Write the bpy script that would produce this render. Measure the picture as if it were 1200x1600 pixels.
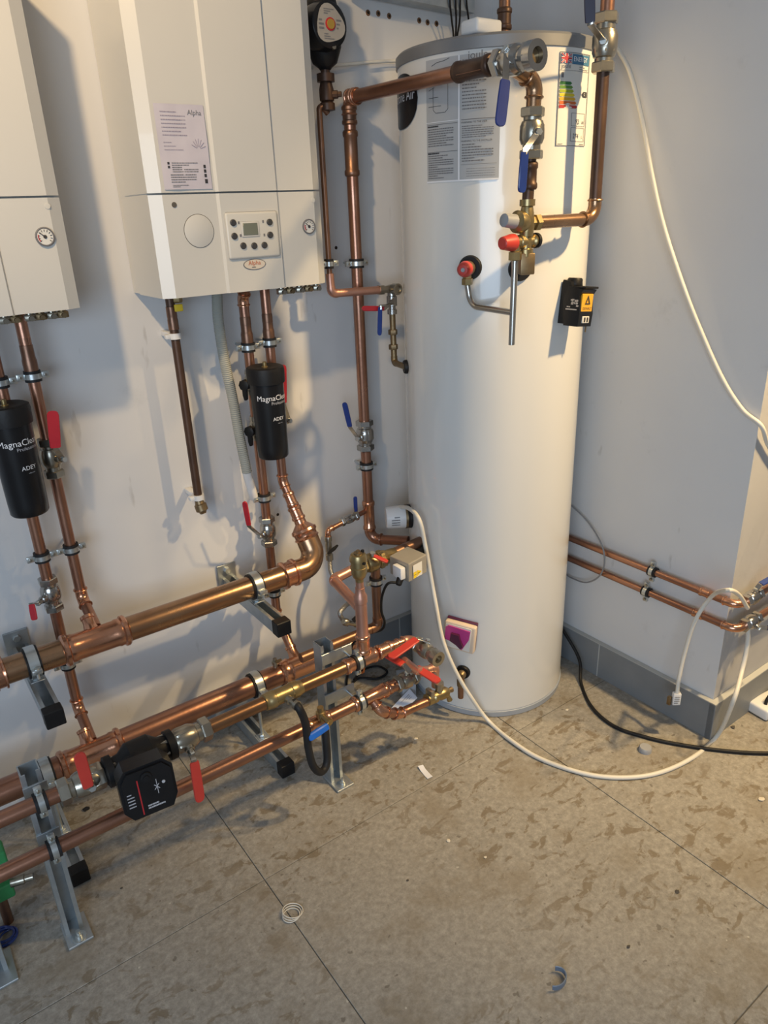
import bpy, bmesh, math, random
import numpy as np
from mathutils import Vector, Matrix
random.seed(7)
for o in list(bpy.data.objects): bpy.data.objects.remove(o)
scn = bpy.context.scene
COL = scn.collection
PI = math.pi
V = Vector

# ------------------------------------------------------------------ camera
CAMZ, FPX = 1.60, 1140.0
YAW, PIT, ROL = math.radians(35.37), math.radians(22.6), math.radians(-2.29)
def _cam_axes():
    cy, sy, cp, sp, cr, sr = math.cos(YAW), math.sin(YAW), math.cos(PIT), math.sin(PIT), math.cos(ROL), math.sin(ROL)
    fwd = V((sy*cp, cy*cp, -sp)); right = V((cy, -sy, 0)); up = right.cross(fwd)
    return right*cr+up*sr, -right*sr+up*cr, fwd
RGT, UPV, FWD = _cam_axes()
EYE = V((0, 0, CAMZ))
cam = bpy.data.cameras.new('camera'); camo = bpy.data.objects.new('camera', cam); COL.objects.link(camo)
camo.matrix_world = Matrix.Translation(EYE) @ Matrix((RGT, UPV, -FWD)).transposed().to_4x4()
cam.sensor_fit = 'HORIZONTAL'; cam.sensor_width = 36.0; cam.lens = FPX/1200*36.0; cam.clip_start = .02
scn.camera = camo

# ------------------------------------------------------------------ world, lamps, exposure
w = bpy.data.worlds.new('World'); scn.world = w; w.use_nodes = True
bg = w.node_tree.nodes['Background']; bg.inputs[0].default_value = (.94, .95, .98, 1); bg.inputs[1].default_value = .165
def area(name, loc, target, size, power, col, sy=None):
    l = bpy.data.lights.new(name, 'AREA'); l.energy = power; l.color = col; l.size = size
    if sy: l.shape = 'RECTANGLE'; l.size_y = sy
    o = bpy.data.objects.new(name, l); COL.objects.link(o); o.location = loc
    o.rotation_euler = (V(target)-V(loc)).to_track_quat('-Z', 'Y').to_euler()
    return o
area('window_daylight', (-1.5, -1.2, 1.45), (.5, 1.6, -.25), 2.0, 62, (.66, .82, 1.0), 1.4)
def downlight(name, loc, target, power, col, cone, blend, r):
    l = bpy.data.lights.new(name, 'SPOT'); l.energy = power; l.color = col; l.spot_size = math.radians(cone); l.spot_blend = blend; l.shadow_soft_size = r
    o = bpy.data.objects.new(name, l); COL.objects.link(o); o.location = loc; o.rotation_euler = (V(target)-V(loc)).to_track_quat('-Z', 'Y').to_euler()
downlight('ceiling_downlight_right', (2.06, .04, 2.84), (2.12, 1.3, 1.1), 330, (1.0, .70, .34), 76, .8, .05)
downlight('added_fill_spot_far_right', (2.95, -.15, 2.84), (2.25, .95, .4), 170, (1.0, .70, .34), 80, .8, .05)  # added warm fill to brighten the return wall and right floor, fixture unseen
downlight('ceiling_downlight_left', (-.30, .68, 2.83), (.45, 1.95, 2.05), 130, (1.0, .70, .36), 60, .7, .05)
scn.view_settings.view_transform = 'Standard'; scn.view_settings.look = 'None'
scn.view_settings.exposure = -0.02; scn.view_settings.gamma = 1.0; scn.view_settings.use_curve_mapping = False

# ------------------------------------------------------------------ pixel -> place helpers (planes of the real room)
YW, XR, YE = 1.992, 1.912, .945       # back wall, right wall, face of the wall's outer corner
def ray(px, py): return RGT*((px-600)/FPX) - UPV*((py-800)/FPX) + FWD
def W(px, py, x=None, y=None, z=None):
    d = ray(px, py)
    t = ((x-EYE.x)/d.x if x is not None else (y-EYE.y)/d.y if y is not None else (z-EYE.z)/d.z)
    return EYE + d*t
CX, CY, CR = 1.603, 1.649, .269
def WC(px, py, r=CR):
    d = ray(px, py); ox, oy = EYE.x-CX, EYE.y-CY
    A = d.x*d.x+d.y*d.y; B = 2*(ox*d.x+oy*d.y); c = ox*ox+oy*oy-r*r; D = max(B*B-4*A*c, 0)
    return EYE + d*((-B-math.sqrt(D))/(2*A))
def cang(p): return math.atan2(p.x-CX, -(p.y-CY))
def cpt(a, z, r=CR): return V((CX+r*math.sin(a), CY-r*math.cos(a), z))
def cn(a): return V((math.sin(a), -math.cos(a), 0))

# ------------------------------------------------------------------ materials
MATS = {}
def mat(name, col, rough=.5, metal=0, var=None, scale=8, bump=0, bscale=60, coat=0, amount=.5, emit=None, trans=0, rvar=0):
    m = bpy.data.materials.new(name); m.use_nodes = True; nt = m.node_tree; b = nt.nodes['Principled BSDF']
    b.inputs['Base Color'].default_value = (*col, 1); b.inputs['Roughness'].default_value = rough
    b.inputs['Metallic'].default_value = metal; b.inputs['Coat Weight'].default_value = coat
    b.inputs['Transmission Weight'].default_value = trans
    tc = nt.nodes.new('ShaderNodeTexCoord')
    if var:
        n = nt.nodes.new('ShaderNodeTexNoise'); n.inputs['Scale'].default_value = scale; n.inputs['Detail'].default_value = 6
        nt.links.new(tc.outputs['Object'], n.inputs['Vector'])
        r = nt.nodes.new('ShaderNodeValToRGB'); r.color_ramp.elements[0].position = .5-amount/2; r.color_ramp.elements[1].position = .5+amount/2
        r.color_ramp.elements[0].color = (*col, 1); r.color_ramp.elements[1].color = (*var, 1)
        nt.links.new(n.outputs['Fac'], r.inputs['Fac']); nt.links.new(r.outputs['Color'], b.inputs['Base Color'])
        if rvar:
            mr = nt.nodes.new('ShaderNodeMapRange'); mr.inputs['To Min'].default_value = rough-rvar; mr.inputs['To Max'].default_value = rough+rvar
            nt.links.new(n.outputs['Fac'], mr.inputs['Value']); nt.links.new(mr.outputs['Result'], b.inputs['Roughness'])
    if bump:
        n2 = nt.nodes.new('ShaderNodeTexNoise'); n2.inputs['Scale'].default_value = bscale; n2.inputs['Detail'].default_value = 4
        nt.links.new(tc.outputs['Object'], n2.inputs['Vector'])
        bp = nt.nodes.new('ShaderNodeBump'); bp.inputs['Strength'].default_value = bump; bp.inputs['Distance'].default_value = .004
        nt.links.new(n2.outputs['Fac'], bp.inputs['Height']); nt.links.new(bp.outputs['Normal'], b.inputs['Normal'])
    if name.startswith('black') or name == 'rubber': b.inputs['Specular IOR Level'].default_value = .3
    MATS[name] = m; return m
mat('copper', (.47, .25, .17), .30, .92, (.33, .165, .11), 14, .05, 90, rvar=.08)
mat('copper_bright', (.70, .39, .26), .22, .95, (.54, .26, .155), 18, .08, 120, rvar=.08)
mat('copper_pink', (.62, .35, .27), .38, .8, (.50, .26, .19), 16, .05, 90)
mat('copper_gold', (.46, .285, .165), .28, .92, (.31, .175, .10), 10, .04, 60, rvar=.08)
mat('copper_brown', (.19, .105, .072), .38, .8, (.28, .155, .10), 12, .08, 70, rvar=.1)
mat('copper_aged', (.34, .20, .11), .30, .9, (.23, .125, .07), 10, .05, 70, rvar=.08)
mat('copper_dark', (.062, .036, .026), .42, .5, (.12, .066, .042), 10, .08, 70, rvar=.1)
mat('brass', (.42, .33, .17), .34, .9, (.31, .23, .105), 20, .06, 90)
mat('brass_dull', (.30, .22, .12), .42, .8, (.21, .15, .085), 22, .08, 90)
mat('chrome', (.50, .49, .47), .20, .95, (.34, .33, .31), 16, .04, 90)
mat('nickel', (.42, .40, .34), .28, .92, (.31, .28, .23), 22, .06, 90)
mat('steel_tube', (.50, .48, .44), .28, .95, (.42, .40, .36), 12)
mat('galvanised', (.50, .54, .56), .40, .75, (.36, .40, .43), 26, .05, 60)
mat('zinc', (.63, .67, .67), .30, .85, (.50, .53, .53), 30)
mat('rubber', (.012, .012, .013), .55, 0, (.02, .02, .022), 20)
mat('black_plastic', (.007, .0075, .009), .30, 0, (.011, .011, .013), 12, coat=.1)
mat('black_matt', (.007, .007, .008), .5, 0, (.011, .011, .012), 20, .1, 120)
mat('red_grip', (.50, .022, .035), .38, 0, (.42, .016, .03), 14, coat=.2)
mat('red_cap', (.56, .05, .035), .42, 0, (.48, .04, .03), 14)
mat('blue_grip', (.015, .045, .24), .34, 0, (.012, .035, .19), 14, coat=.25)
mat('blue_bright', (.015, .15, .62), .38, 0, (.012, .12, .52), 14)
mat('navy_grip', (.012, .016, .05), .34, 0, (.010, .012, .04), 14, coat=.25)
mat('boiler_white', (.62, .61, .575), .32, 0, (.595, .585, .55), 3, coat=.25)
mat('panel_light', (.60, .59, .55), .35)
mat('gap_dark', (.10, .09, .075), .7)
mat('button', (.045, .045, .048), .5)
mat('lcd', (.20, .22, .18), .25, 0, (.15, .165, .13), 5)
mat('paper_lilac', (.58, .55, .61), .75, 0, (.53, .50, .57), 30)
mat('paper_white', (.72, .75, .82), .75, 0, (.68, .70, .78), 20)
mat('paper_cool', (.60, .65, .76), .75)
mat('label_grey', (.44, .45, .46), .55, 0, (.41, .42, .43), 8)
mat('label_white', (.68, .67, .63), .5)
mat('ink', (.035, .035, .04), .7)
mat('ink_soft', (.16, .16, .17), .7)
mat('ink_lilac', (.30, .27, .34), .8)
mat('print_white', (.78, .79, .82), .5)
mat('print_grey', (.45, .46, .5), .5)
mat('cylinder_white', (.71, .71, .69), .20, 0, (.685, .685, .665), 1.5, coat=.35)
mat('rim_grey', (.26, .265, .275), .38, .35, (.22, .225, .235), 6)
mat('base_grey', (.42, .46, .52), .4, .2, (.36, .40, .46), 6)
mat('white_plastic', (.72, .73, .74), .4, 0, (.69, .70, .71), 8)
mat('cable_white', (.70, .68, .62), .45, 0, (.64, .62, .56), 9)
mat('cable_grey', (.22, .22, .23), .5, 0, (.26, .26, .27), 9)
mat('hose_grey', (.36, .37, .34), .6, 0, (.31, .32, .29), 30)
mat('braid', (.46, .46, .46), .35, .8, (.22, .22, .22), 260, .5, 300)
mat('magenta', (.56, .06, .28), .4, 0, (.44, .04, .22), 14)
mat('plum', (.085, .012, .05), .45, 0, (.06, .01, .04), 20)
mat('cream', (.66, .55, .44), .55, 0, (.60, .50, .41), 16)
mat('box_grey', (.40, .37, .31), .42, .35, (.36, .33, .28), 14)
mat('yellow', (.78, .56, .02), .5)
mat('tool_yellow', (.80, .42, .03), .45, 0, (.70, .36, .03), 14)
mat('green', (.05, .36, .12), .5, 0, (.04, .28, .09), 14)
mat('yellow_tag', (.72, .52, .03), .5)
mat('pump_label', (.34, .32, .29), .5, 0, (.30, .28, .25), 14)
mat('gold_cap', (.60, .38, .08), .35, .6)
mat('red_line', (.42, .02, .025), .45)
mat('orange_tag', (.75, .20, .04), .5)
mat('en_dgreen', (.03, .16, .045), .55); mat('en_green', (.10, .24, .04), .55); mat('en_lime', (.32, .38, .03), .55)
mat('en_yellow', (.62, .50, .03), .55); mat('en_amber', (.62, .36, .03), .55); mat('en_orange', (.55, .13, .03), .55); mat('en_red', (.42, .03, .03), .55)
mat('en_blue', (.05, .17, .30), .55); mat('flag_blue', (.03, .05, .22), .55); mat('flag_red', (.48, .03, .05), .55); mat('flag_white', (.68, .66, .64), .55)
mat('logo_red', (.50, .14, .05), .5); mat('badge', (.62, .56, .48), .4)
mat('grey_cap', (.33, .34, .36), .45, 0, (.28, .29, .31), 14)
mat('clip_blue', (.13, .18, .26), .45, .3, (.20, .25, .33), 14)
mat('hole', (.02, .012, .006), .9)
mat('plug_brown', (.17, .085, .04), .7)
mat('grout', (.17, .165, .155), .85)
mat('rust', (.26, .10, .05), .8)
mat('dirt_dark', (.05, .045, .04), .85, 0, (.09, .08, .07), 40)
mat('chip_pale', (.60, .56, .48), .85)
mat('tile_edge', (.42, .43, .42), .6)

def nodes_of(name):
    m = bpy.data.materials.new(name); m.use_nodes = True; MATS[name] = m
    return m.node_tree, m.node_tree.nodes['Principled BSDF']
def N(nt, kind, **kw):
    n = nt.nodes.new(kind)
    for k, v in kw.items():
        if k in n.inputs: n.inputs[k].default_value = v
        else: setattr(n, k, v)
    return n
def ramp(nt, fac, stops):
    r = nt.nodes.new('ShaderNodeValToRGB')
    while len(r.color_ramp.elements) < len(stops): r.color_ramp.elements.new(.5)
    for e, (p, c) in zip(r.color_ramp.elements, stops): e.position = p; e.color = (*c, 1) if len(c) == 3 else c
    nt.links.new(fac, r.inputs['Fac']); return r.outputs['Color']
def mix(nt, fac, a, b, mode='MIX'):
    m = nt.nodes.new('ShaderNodeMix'); m.data_type = 'RGBA'; m.blend_type = mode
    for s, v in ((m.inputs['Factor'], fac), (m.inputs['A'], a), (m.inputs['B'], b)):
        if isinstance(v, (int, float)): s.default_value = v
        elif isinstance(v, tuple): s.default_value = (*v, 1)
        else: nt.links.new(v, s)
    return m.outputs['Result']
# painted plaster with scuffs
nt, b = nodes_of('wall_paint'); tc = N(nt, 'ShaderNodeTexCoord')
n1 = N(nt, 'ShaderNodeTexNoise', Scale=1.8, Detail=5.0); n2 = N(nt, 'ShaderNodeTexNoise', Scale=9.0, Detail=8.0, Roughness=.7)
mp = N(nt, 'ShaderNodeMapping'); mp.inputs['Scale'].default_value = (14, 14, 4); n3 = N(nt, 'ShaderNodeTexNoise', Scale=1.6, Detail=3.0)
for n in (n1, n2): nt.links.new(tc.outputs['Object'], n.inputs['Vector'])
nt.links.new(tc.outputs['Object'], mp.inputs['Vector']); nt.links.new(mp.outputs['Vector'], n3.inputs['Vector'])
c = ramp(nt, n1.outputs['Fac'], [(.3, (.60, .60, .61)), (.7, (.66, .66, .66))])
k = ramp(nt, n2.outputs['Fac'], [(.62, (0, 0, 0)), (.74, (.35, .35, .35))]); c = mix(nt, k, c, (.50, .50, .50))
k = ramp(nt, n3.outputs['Fac'], [(.70, (0, 0, 0)), (.76, (.5, .5, .5))]); c = mix(nt, k, c, (.40, .385, .37))
nt.links.new(c, b.inputs['Base Color']); b.inputs['Roughness'].default_value = .62
bp = N(nt, 'ShaderNodeBump', Strength=.12, Distance=.003); nt.links.new(n2.outputs['Fac'], bp.inputs['Height']); nt.links.new(bp.outputs['Normal'], b.inputs['Normal'])
# concrete-look floor tile with trodden brown dirt
nt, b = nodes_of('floor_tile'); tc = N(nt, 'ShaderNodeTexCoord')
n1 = N(nt, 'ShaderNodeTexNoise', Scale=2.2, Detail=6.0); n2 = N(nt, 'ShaderNodeTexNoise', Scale=60.0, Detail=10.0, Roughness=.78)
n3 = N(nt, 'ShaderNodeTexNoise', Scale=17.0, Detail=7.0, Roughness=.62, Distortion=.6); n4 = N(nt, 'ShaderNodeTexNoise', Scale=1.5, Detail=2.0)
n5 = N(nt, 'ShaderNodeTexNoise', Scale=42.0, Detail=2.0); vz = N(nt, 'ShaderNodeTexVoronoi', Scale=26.0)
mp = N(nt, 'ShaderNodeMapping'); mp.inputs['Rotation'].default_value = (0, 0, .6); mp.inputs['Scale'].default_value = (1, 1.5, 1)
n6 = N(nt, 'ShaderNodeTexNoise', Scale=5.5, Detail=6.0, Roughness=.6); nt.links.new(tc.outputs['Object'], n6.inputs['Vector'])
for n in (n1, n2, n4, n5, vz): nt.links.new(tc.outputs['Object'], n.inputs['Vector'])
nt.links.new(tc.outputs['Object'], mp.inputs['Vector']); nt.links.new(mp.outputs['Vector'], n3.inputs['Vector'])
c = ramp(nt, n1.outputs['Fac'], [(.3, (.25, .235, .205)), (.7, (.33, .31, .275))])
c = mix(nt, .6, c, ramp(nt, n2.outputs['Fac'], [(.34, (.135, .127, .112)), (.5, (.28, .265, .235)), (.66, (.44, .42, .38))]))
k = ramp(nt, n6.outputs['Fac'], [(.52, (0, 0, 0)), (.66, (.5, .5, .5))]); c = mix(nt, k, c, (.20, .165, .115))
st = ramp(nt, n3.outputs['Fac'], [(.55, (0, 0, 0)), (.60, (1, 1, 1))]); zone = ramp(nt, n4.outputs['Fac'], [(.36, (0, 0, 0)), (.50, (1, 1, 1))])
k = mix(nt, 1.0, st, zone, 'MULTIPLY'); k = mix(nt, 1.0, k, (.7, .7, .7), 'MULTIPLY'); c = mix(nt, k, c, (.145, .11, .065))
k = ramp(nt, n5.outputs['Fac'], [(.70, (0, 0, 0)), (.73, (.7, .7, .7))]); c = mix(nt, k, c, (.12, .105, .085))
k = ramp(nt, n5.outputs['Fac'], [(.22, (.8, .8, .8)), (.25, (0, 0, 0))]); c = mix(nt, k, c, (.52, .50, .44))
nt.links.new(c, b.inputs['Base Color'])
rr = ramp(nt, n1.outputs['Fac'], [(.3, (.42, .42, .42)), (.7, (.62, .62, .62))]); nt.links.new(rr, b.inputs['Roughness'])
bp = N(nt, 'ShaderNodeBump', Strength=.15, Distance=.002); nt.links.new(n2.outputs['Fac'], bp.inputs['Height']); nt.links.new(bp.outputs['Normal'], b.inputs['Normal'])
mat('skirting_tile', (.17, .185, .20), .45, 0, (.21, .225, .24), 9, .06, 80)

# ------------------------------------------------------------------ mesh helpers
def frame(d):
    d = V(d).normalized(); a = V((0, 0, 1)) if abs(d.z) < .9 else V((1, 0, 0))
    u = a.cross(d).normalized(); return u, d.cross(u).normalized(), d
OFF = {}
def fillet(pts, rad, n=7):
    pts = [V(p) for p in pts]; out = [pts[0]]
    for i in range(1, len(pts)-1):
        a, p, c = pts[i-1], pts[i], pts[i+1]; d1 = (a-p); d2 = (c-p); l1, l2 = d1.length, d2.length; d1.normalize(); d2.normalize()
        ang = d1.angle(d2)
        if ang > PI-.03: out.append(p); continue
        r_ = rad[i-1] if isinstance(rad, (list, tuple)) else rad
        t = min(r_/math.tan(ang/2), l1*.49, l2*.49); r2 = t*math.tan(ang/2)
        cen = p+(d1+d2).normalized()*(r2/math.sin(ang/2)); s = p+d1*t-cen; e = p+d2*t-cen; tot = s.angle(e); ax = s.cross(e).normalized()
        for k in range(n+1): out.append(cen+Matrix.Rotation(tot*k/n, 3, ax) @ s)
    out.append(pts[-1]); return out
def spline(pts, n=8):
    P = [V(p) for p in pts]; P = [P[0]*2-P[1]]+P+[P[-1]*2-P[-2]]; out = []
    for i in range(1, len(P)-2):
        for k in range(n):
            t = k/n; a, b_, c_, d = P[i-1], P[i], P[i+1], P[i+2]
            out.append(.5*((2*b_)+(c_-a)*t+(2*a-5*b_+4*c_-d)*t*t+(3*b_-a-3*c_+d)*t**3))
    out.append(P[-2]); return out
class MB:
    def __init__(s): s.v = []; s.f = []
    def add(s, vs, fs):
        o = len(s.v); s.v += [V(q) for q in vs]; s.f += [tuple(i+o for i in f) for f in fs]; return s
    def sweep(s, pts, radii, n=14, caps=True, up=None):
        pts = [V(p) for p in pts]; m = len(pts)
        if not isinstance(radii, (list, tuple)): radii = [radii]*m
        vs = []; u = None
        for i, p in enumerate(pts):
            d = (pts[min(i+1, m-1)]-pts[max(i-1, 0)])
            if d.length < 1e-9: d = V((0, 0, 1))
            d.normalize()
            if u is None: u = frame(d)[0]
            u = (u-d*u.dot(d)); u.normalize(); w_ = d.cross(u)
            for k in range(n): a = 2*PI*k/n; vs.append(p+(u*math.cos(a)+w_*math.sin(a))*radii[i])
        fs = [(i*n+k, i*n+(k+1) % n, (i+1)*n+(k+1) % n, (i+1)*n+k) for i in range(m-1) for k in range(n)]
        if caps: fs += [tuple(range(n))[::-1], tuple((m-1)*n+k for k in range(n))]
        return s.add(vs, fs)
    def tube(s, pts, r, rad=.03, n=14): return s.sweep(fillet(pts, rad), r, n)
    def lathe(s, p, d, prof, n=20):      # prof: (distance along d, radius)
        d = V(d).normalized(); p = V(p); u, w_, d = frame(d); vs = []
        for t, r in prof:
            for k in range(n): a = 2*PI*k/n; vs.append(p+d*t+(u*math.cos(a)+w_*math.sin(a))*r)
        m = len(prof)
        fs = [(i*n+k, i*n+(k+1) % n, (i+1)*n+(k+1) % n, (i+1)*n+k) for i in range(m-1) for k in range(n)]
        fs += [tuple(range(n))[::-1], tuple((m-1)*n+k for k in range(n))]
        return s.add(vs, fs)
    def hexn(s, p, d, r, h):
        e = h*.12; return s.lathe(p, d, [(0, r*.92), (e, r), (h-e, r), (h, r*.92)], 6)
    def box(s, c, size, ax=None, bev=0, seg=2):
        bm = bmesh.new(); bmesh.ops.create_cube(bm, size=1)
        for q in bm.verts: q.co = V((q.co.x*size[0], q.co.y*size[1], q.co.z*size[2]))
        if bev: bmesh.ops.bevel(bm, geom=list(bm.edges), offset=bev, segments=seg, affect='EDGES', profile=.5)
        R = Matrix.Identity(3) if ax is None else Matrix([V(a).normalized() for a in ax]).transposed()
        bm.verts.index_update(); s.add([V(c)+R @ q.co for q in bm.verts], [[q.index for q in f.verts] for f in bm.faces]); bm.free(); return s
    def prism(s, poly, o, ux, uy, h):    # outline in (ux,uy) extruded by vector h
        o, ux, uy, h = V(o), V(ux), V(uy), V(h); n = len(poly)
        vs = [o+ux*a+uy*c_ for a, c_ in poly]; vs += [q+h for q in vs]
        return s.add(vs, [tuple(range(n))[::-1], tuple(range(n, 2*n))]+[(k, (k+1) % n, n+(k+1) % n, n+k) for k in range(n)])
    def strap(s, pts, wd, ws, th):       # flat bar along pts, widths ws across wd
        pts = [V(p) for p in pts]; m = len(pts); wd = V(wd).normalized()
        if not isinstance(ws, (list, tuple)): ws = [ws]*m
        vs = []
        for i, p in enumerate(pts):
            d = (pts[min(i+1, m-1)]-pts[max(i-1, 0)]).normalized(); x = (wd-d*wd.dot(d)).normalized(); nn = d.cross(x)
            hw, ht = ws[i]/2, th/2; c_ = min(hw, ht)*.5
            for a, e in ((-hw+c_, -ht), (hw-c_, -ht), (hw, -ht+c_), (hw, ht-c_), (hw-c_, ht), (-hw+c_, ht), (-hw, ht-c_), (-hw, -ht+c_)): vs.append(p+x*a+nn*e)
        fs = [(i*8+k, i*8+(k+1) % 8, (i+1)*8+(k+1) % 8, (i+1)*8+k) for i in range(m-1) for k in range(8)]
        fs += [tuple(range(8))[::-1], tuple((m-1)*8+k for k in range(8))]
        return s.add(vs, fs)
    def ring(s, p, d, R, r, n=24, m=8, a0=0, a1=2*PI):
        u, w_, d = frame(d); full = abs(a1-a0-2*PI) < 1e-6
        pts = [V(p)+(u*math.cos(a0+(a1-a0)*k/n)+w_*math.sin(a0+(a1-a0)*k/n))*R for k in range(n+1)]
        return s.sweep(pts, r, m, not full)
    def band(s, p, d, r0, r1, h, n=24):  # hollow collar
        u, w_, d = frame(d); vs = []
        for rr_, t in ((r1, -h/2), (r1, h/2), (r0, h/2), (r0, -h/2)):
            for k in range(n): a = 2*PI*k/n; vs.append(V(p)+d*t+(u*math.cos(a)+w_*math.sin(a))*rr_)
        return s.add(vs, [(i*n+k, i*n+(k+1) % n, ((i+1) % 4)*n+(k+1) % n, ((i+1) % 4)*n+k) for i in range(4) for k in range(n)])
    def build(s, name, m, parent=None, smooth=True, ang=38, label=None):
        off = OFF.get(parent.name, V((0, 0, 0))) if parent else V((0, 0, 0))
        me = bpy.data.meshes.new(name); me.from_pydata([tuple(q-off) for q in s.v], [], s.f)
        me.materials.append(MATS[m]); bm = bmesh.new(); bm.from_mesh(me); bmesh.ops.recalc_face_normals(bm, faces=bm.faces); bm.to_mesh(me); bm.free()
        if smooth:
            me.polygons.foreach_set('use_smooth', [True]*len(me.polygons)); me.set_sharp_from_angle(angle=math.radians(ang))
        o = bpy.data.objects.new(name, me); COL.objects.link(o)
        if parent: o.parent = parent; OFF[o.name] = off
        if label: o['label'] = label
        return o
def thing(name, label, cat, loc, group=None):
    o = bpy.data.objects.new(name, None); COL.objects.link(o); o.location = loc; o.empty_display_size = .05
    o['label'] = label; o['category'] = cat; OFF[o.name] = V(loc)
    if group: o['group'] = group
    return o
def tag(o, label, cat, group=None, kind=None):
    o['label'] = label; o['category'] = cat
    if group: o['group'] = group
    if kind: o['kind'] = kind
    return o
def struct(o, label): o['kind'] = 'structure'; o['label'] = label; return o
_tc = {}
def text_geo(s):
    if s in _tc: return _tc[s]
    cu = bpy.data.curves.new('lettering', 'FONT'); cu.body = s; cu.size = 1; cu.resolution_u = 3
    o = bpy.data.objects.new('lettering', cu); COL.objects.link(o)
    me = bpy.data.meshes.new_from_object(o.evaluated_get(bpy.context.evaluated_depsgraph_get()))
    vs = [(q.co.x, q.co.y) for q in me.vertices]; fs = [tuple(p.vertices) for p in me.polygons]
    bpy.data.objects.remove(o); bpy.data.meshes.remove(me); bpy.data.curves.remove(cu)
    x0 = min(v[0] for v in vs); x1 = max(v[0] for v in vs); y0 = min(v[1] for v in vs); y1 = max(v[1] for v in vs)
    _tc[s] = ([(a-x0, b_) for a, b_ in vs], fs, x1-x0, y0, y1); return _tc[s]
def put_text(mb, s, mapf, u0, v0, width=None, height=None, sx=1.0):
    vs, fs, w_, y0, y1 = text_geo(s)
    k = width/w_ if width else height/.7
    ky = height/.7 if height else k
    return mb.add([mapf(u0+a*k*sx, v0+c_*ky) for a, c_ in vs], fs)
def flatmap(o, ux, uy, n, eps=.0008):
    o, ux, uy, n = V(o), V(ux).normalized(), V(uy).normalized(), V(n).normalized()
    return lambda u, v: o+ux*u+uy*v+n*eps
def quad(mb, mapf, u0, v0, u1, v1, nu=1):
    vs = []; fs = []
    for i in range(nu+1):
        u = u0+(u1-u0)*i/nu; vs += [mapf(u, v0), mapf(u, v1)]
    for i in range(nu): fs.append((2*i, 2*i+2, 2*i+3, 2*i+1))
    return mb.add(vs, fs)
def printed(mb, mapf, u0, v0, u1, v1, rows, seed=0, fill=.92, h=.5):
    r_ = random.Random(seed); dv = (v1-v0)/rows
    for i in range(rows):
        u = u0; vv = v1-dv*(i+1); end = u0+(u1-u0)*(fill if r_.random() > .25 else r_.uniform(.35, .8))
        while u < end:
            w_ = r_.uniform(.02, .09)*(u1-u0); e = min(u+w_, end)
            quad(mb, mapf, u, vv+dv*(.5-h/2), e, vv+dv*(.5+h/2)); u = e+.012*(u1-u0)
def slab(mapf_o, mapf_i, u0, v0, u1, v1, nu):   # curved or flat sheet with thickness
    m = MB(); quad(m, mapf_o, u0, v0, u1, v1, nu); return m

# ------------------------------------------------------------------ plumbing helpers
def bead(p, d, r, L=.03, side=1):     # press end with rolled bead
    return [(0, r*1.03), (L*.15, r*1.13), (L*.62, r*1.13), (L*.70, r*1.27), (L*.88, r*1.30), (L, r*1.12)]
def press(p, d, r, L, both=True):     # profile of a press coupling of length L
    e = min(L*.32, .022)
    pr = [(0, r*1.02), (.001, r*1.14), (e*.25, r*1.28), (e*.7, r*1.26), (e*.85, r*1.12)]
    return pr+[(L-t, q) for t, q in reversed(pr)] if both else pr+[(L, r*1.1)]
def coupling(root, p, d, r, L, m='copper_bright', name='coupling'):
    d = V(d).normalized(); return MB().lathe(V(p)-d*L/2, d, press(p, d, r, L)).build(name, m, root)
def sleeve(root, p, d, r0, r1, L, m='copper_brown', name='coupling'):   # plain stepped reducer
    d = V(d).normalized()
    return MB().lathe(V(p)-d*L/2, d, [(0, r0), (.001, r0*1.12), (L*.42, r0*1.14), (L*.5, max(r0, r1)*1.05), (L*.58, r1*1.13), (L-.001, r1*1.12), (L, r1)]).build(name, m, root)
def elbow(root, a, p, c_, r, rad, ext=.012, m='copper_bright', beads=True):
    pts = fillet([a, p, c_], rad); q = pts[1:-1]
    d0 = (V(a)-V(p)).normalized(); d1 = (V(c_)-V(p)).normalized(); s = [q[0]+d0*ext]+q+[q[-1]+d1*ext]
    mb = MB().sweep(s, r*1.10, 16)
    if beads:
        mb.ring(q[0]+d0*(ext-.004), d0, r*1.16, r*.16, 18, 6); mb.ring(q[-1]+d1*(ext-.004), d1, r*1.16, r*.16, 18, 6)
    return mb.build('elbow', m, root)
def pipe(label, pts, r, m='copper', rad=.035, fit='copper_bright', elbows=True, group=None, ext=.012, beads=True, name='copper_pipe', cat='pipe', n=16):
    pts = [V(p) for p in pts]; root = thing(name, label, cat, pts[-1], group)
    MB().tube(pts, r, rad, n).build('tube', m, root)
    if elbows:
        for i in range(1, len(pts)-1):
            if (pts[i-1]-pts[i]).angle(pts[i+1]-pts[i]) < PI-.15: elbow(root, pts[i-1], pts[i], pts[i+1], r, rad if not isinstance(rad, list) else rad[i-1], ext, fit, beads)
    return root
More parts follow.
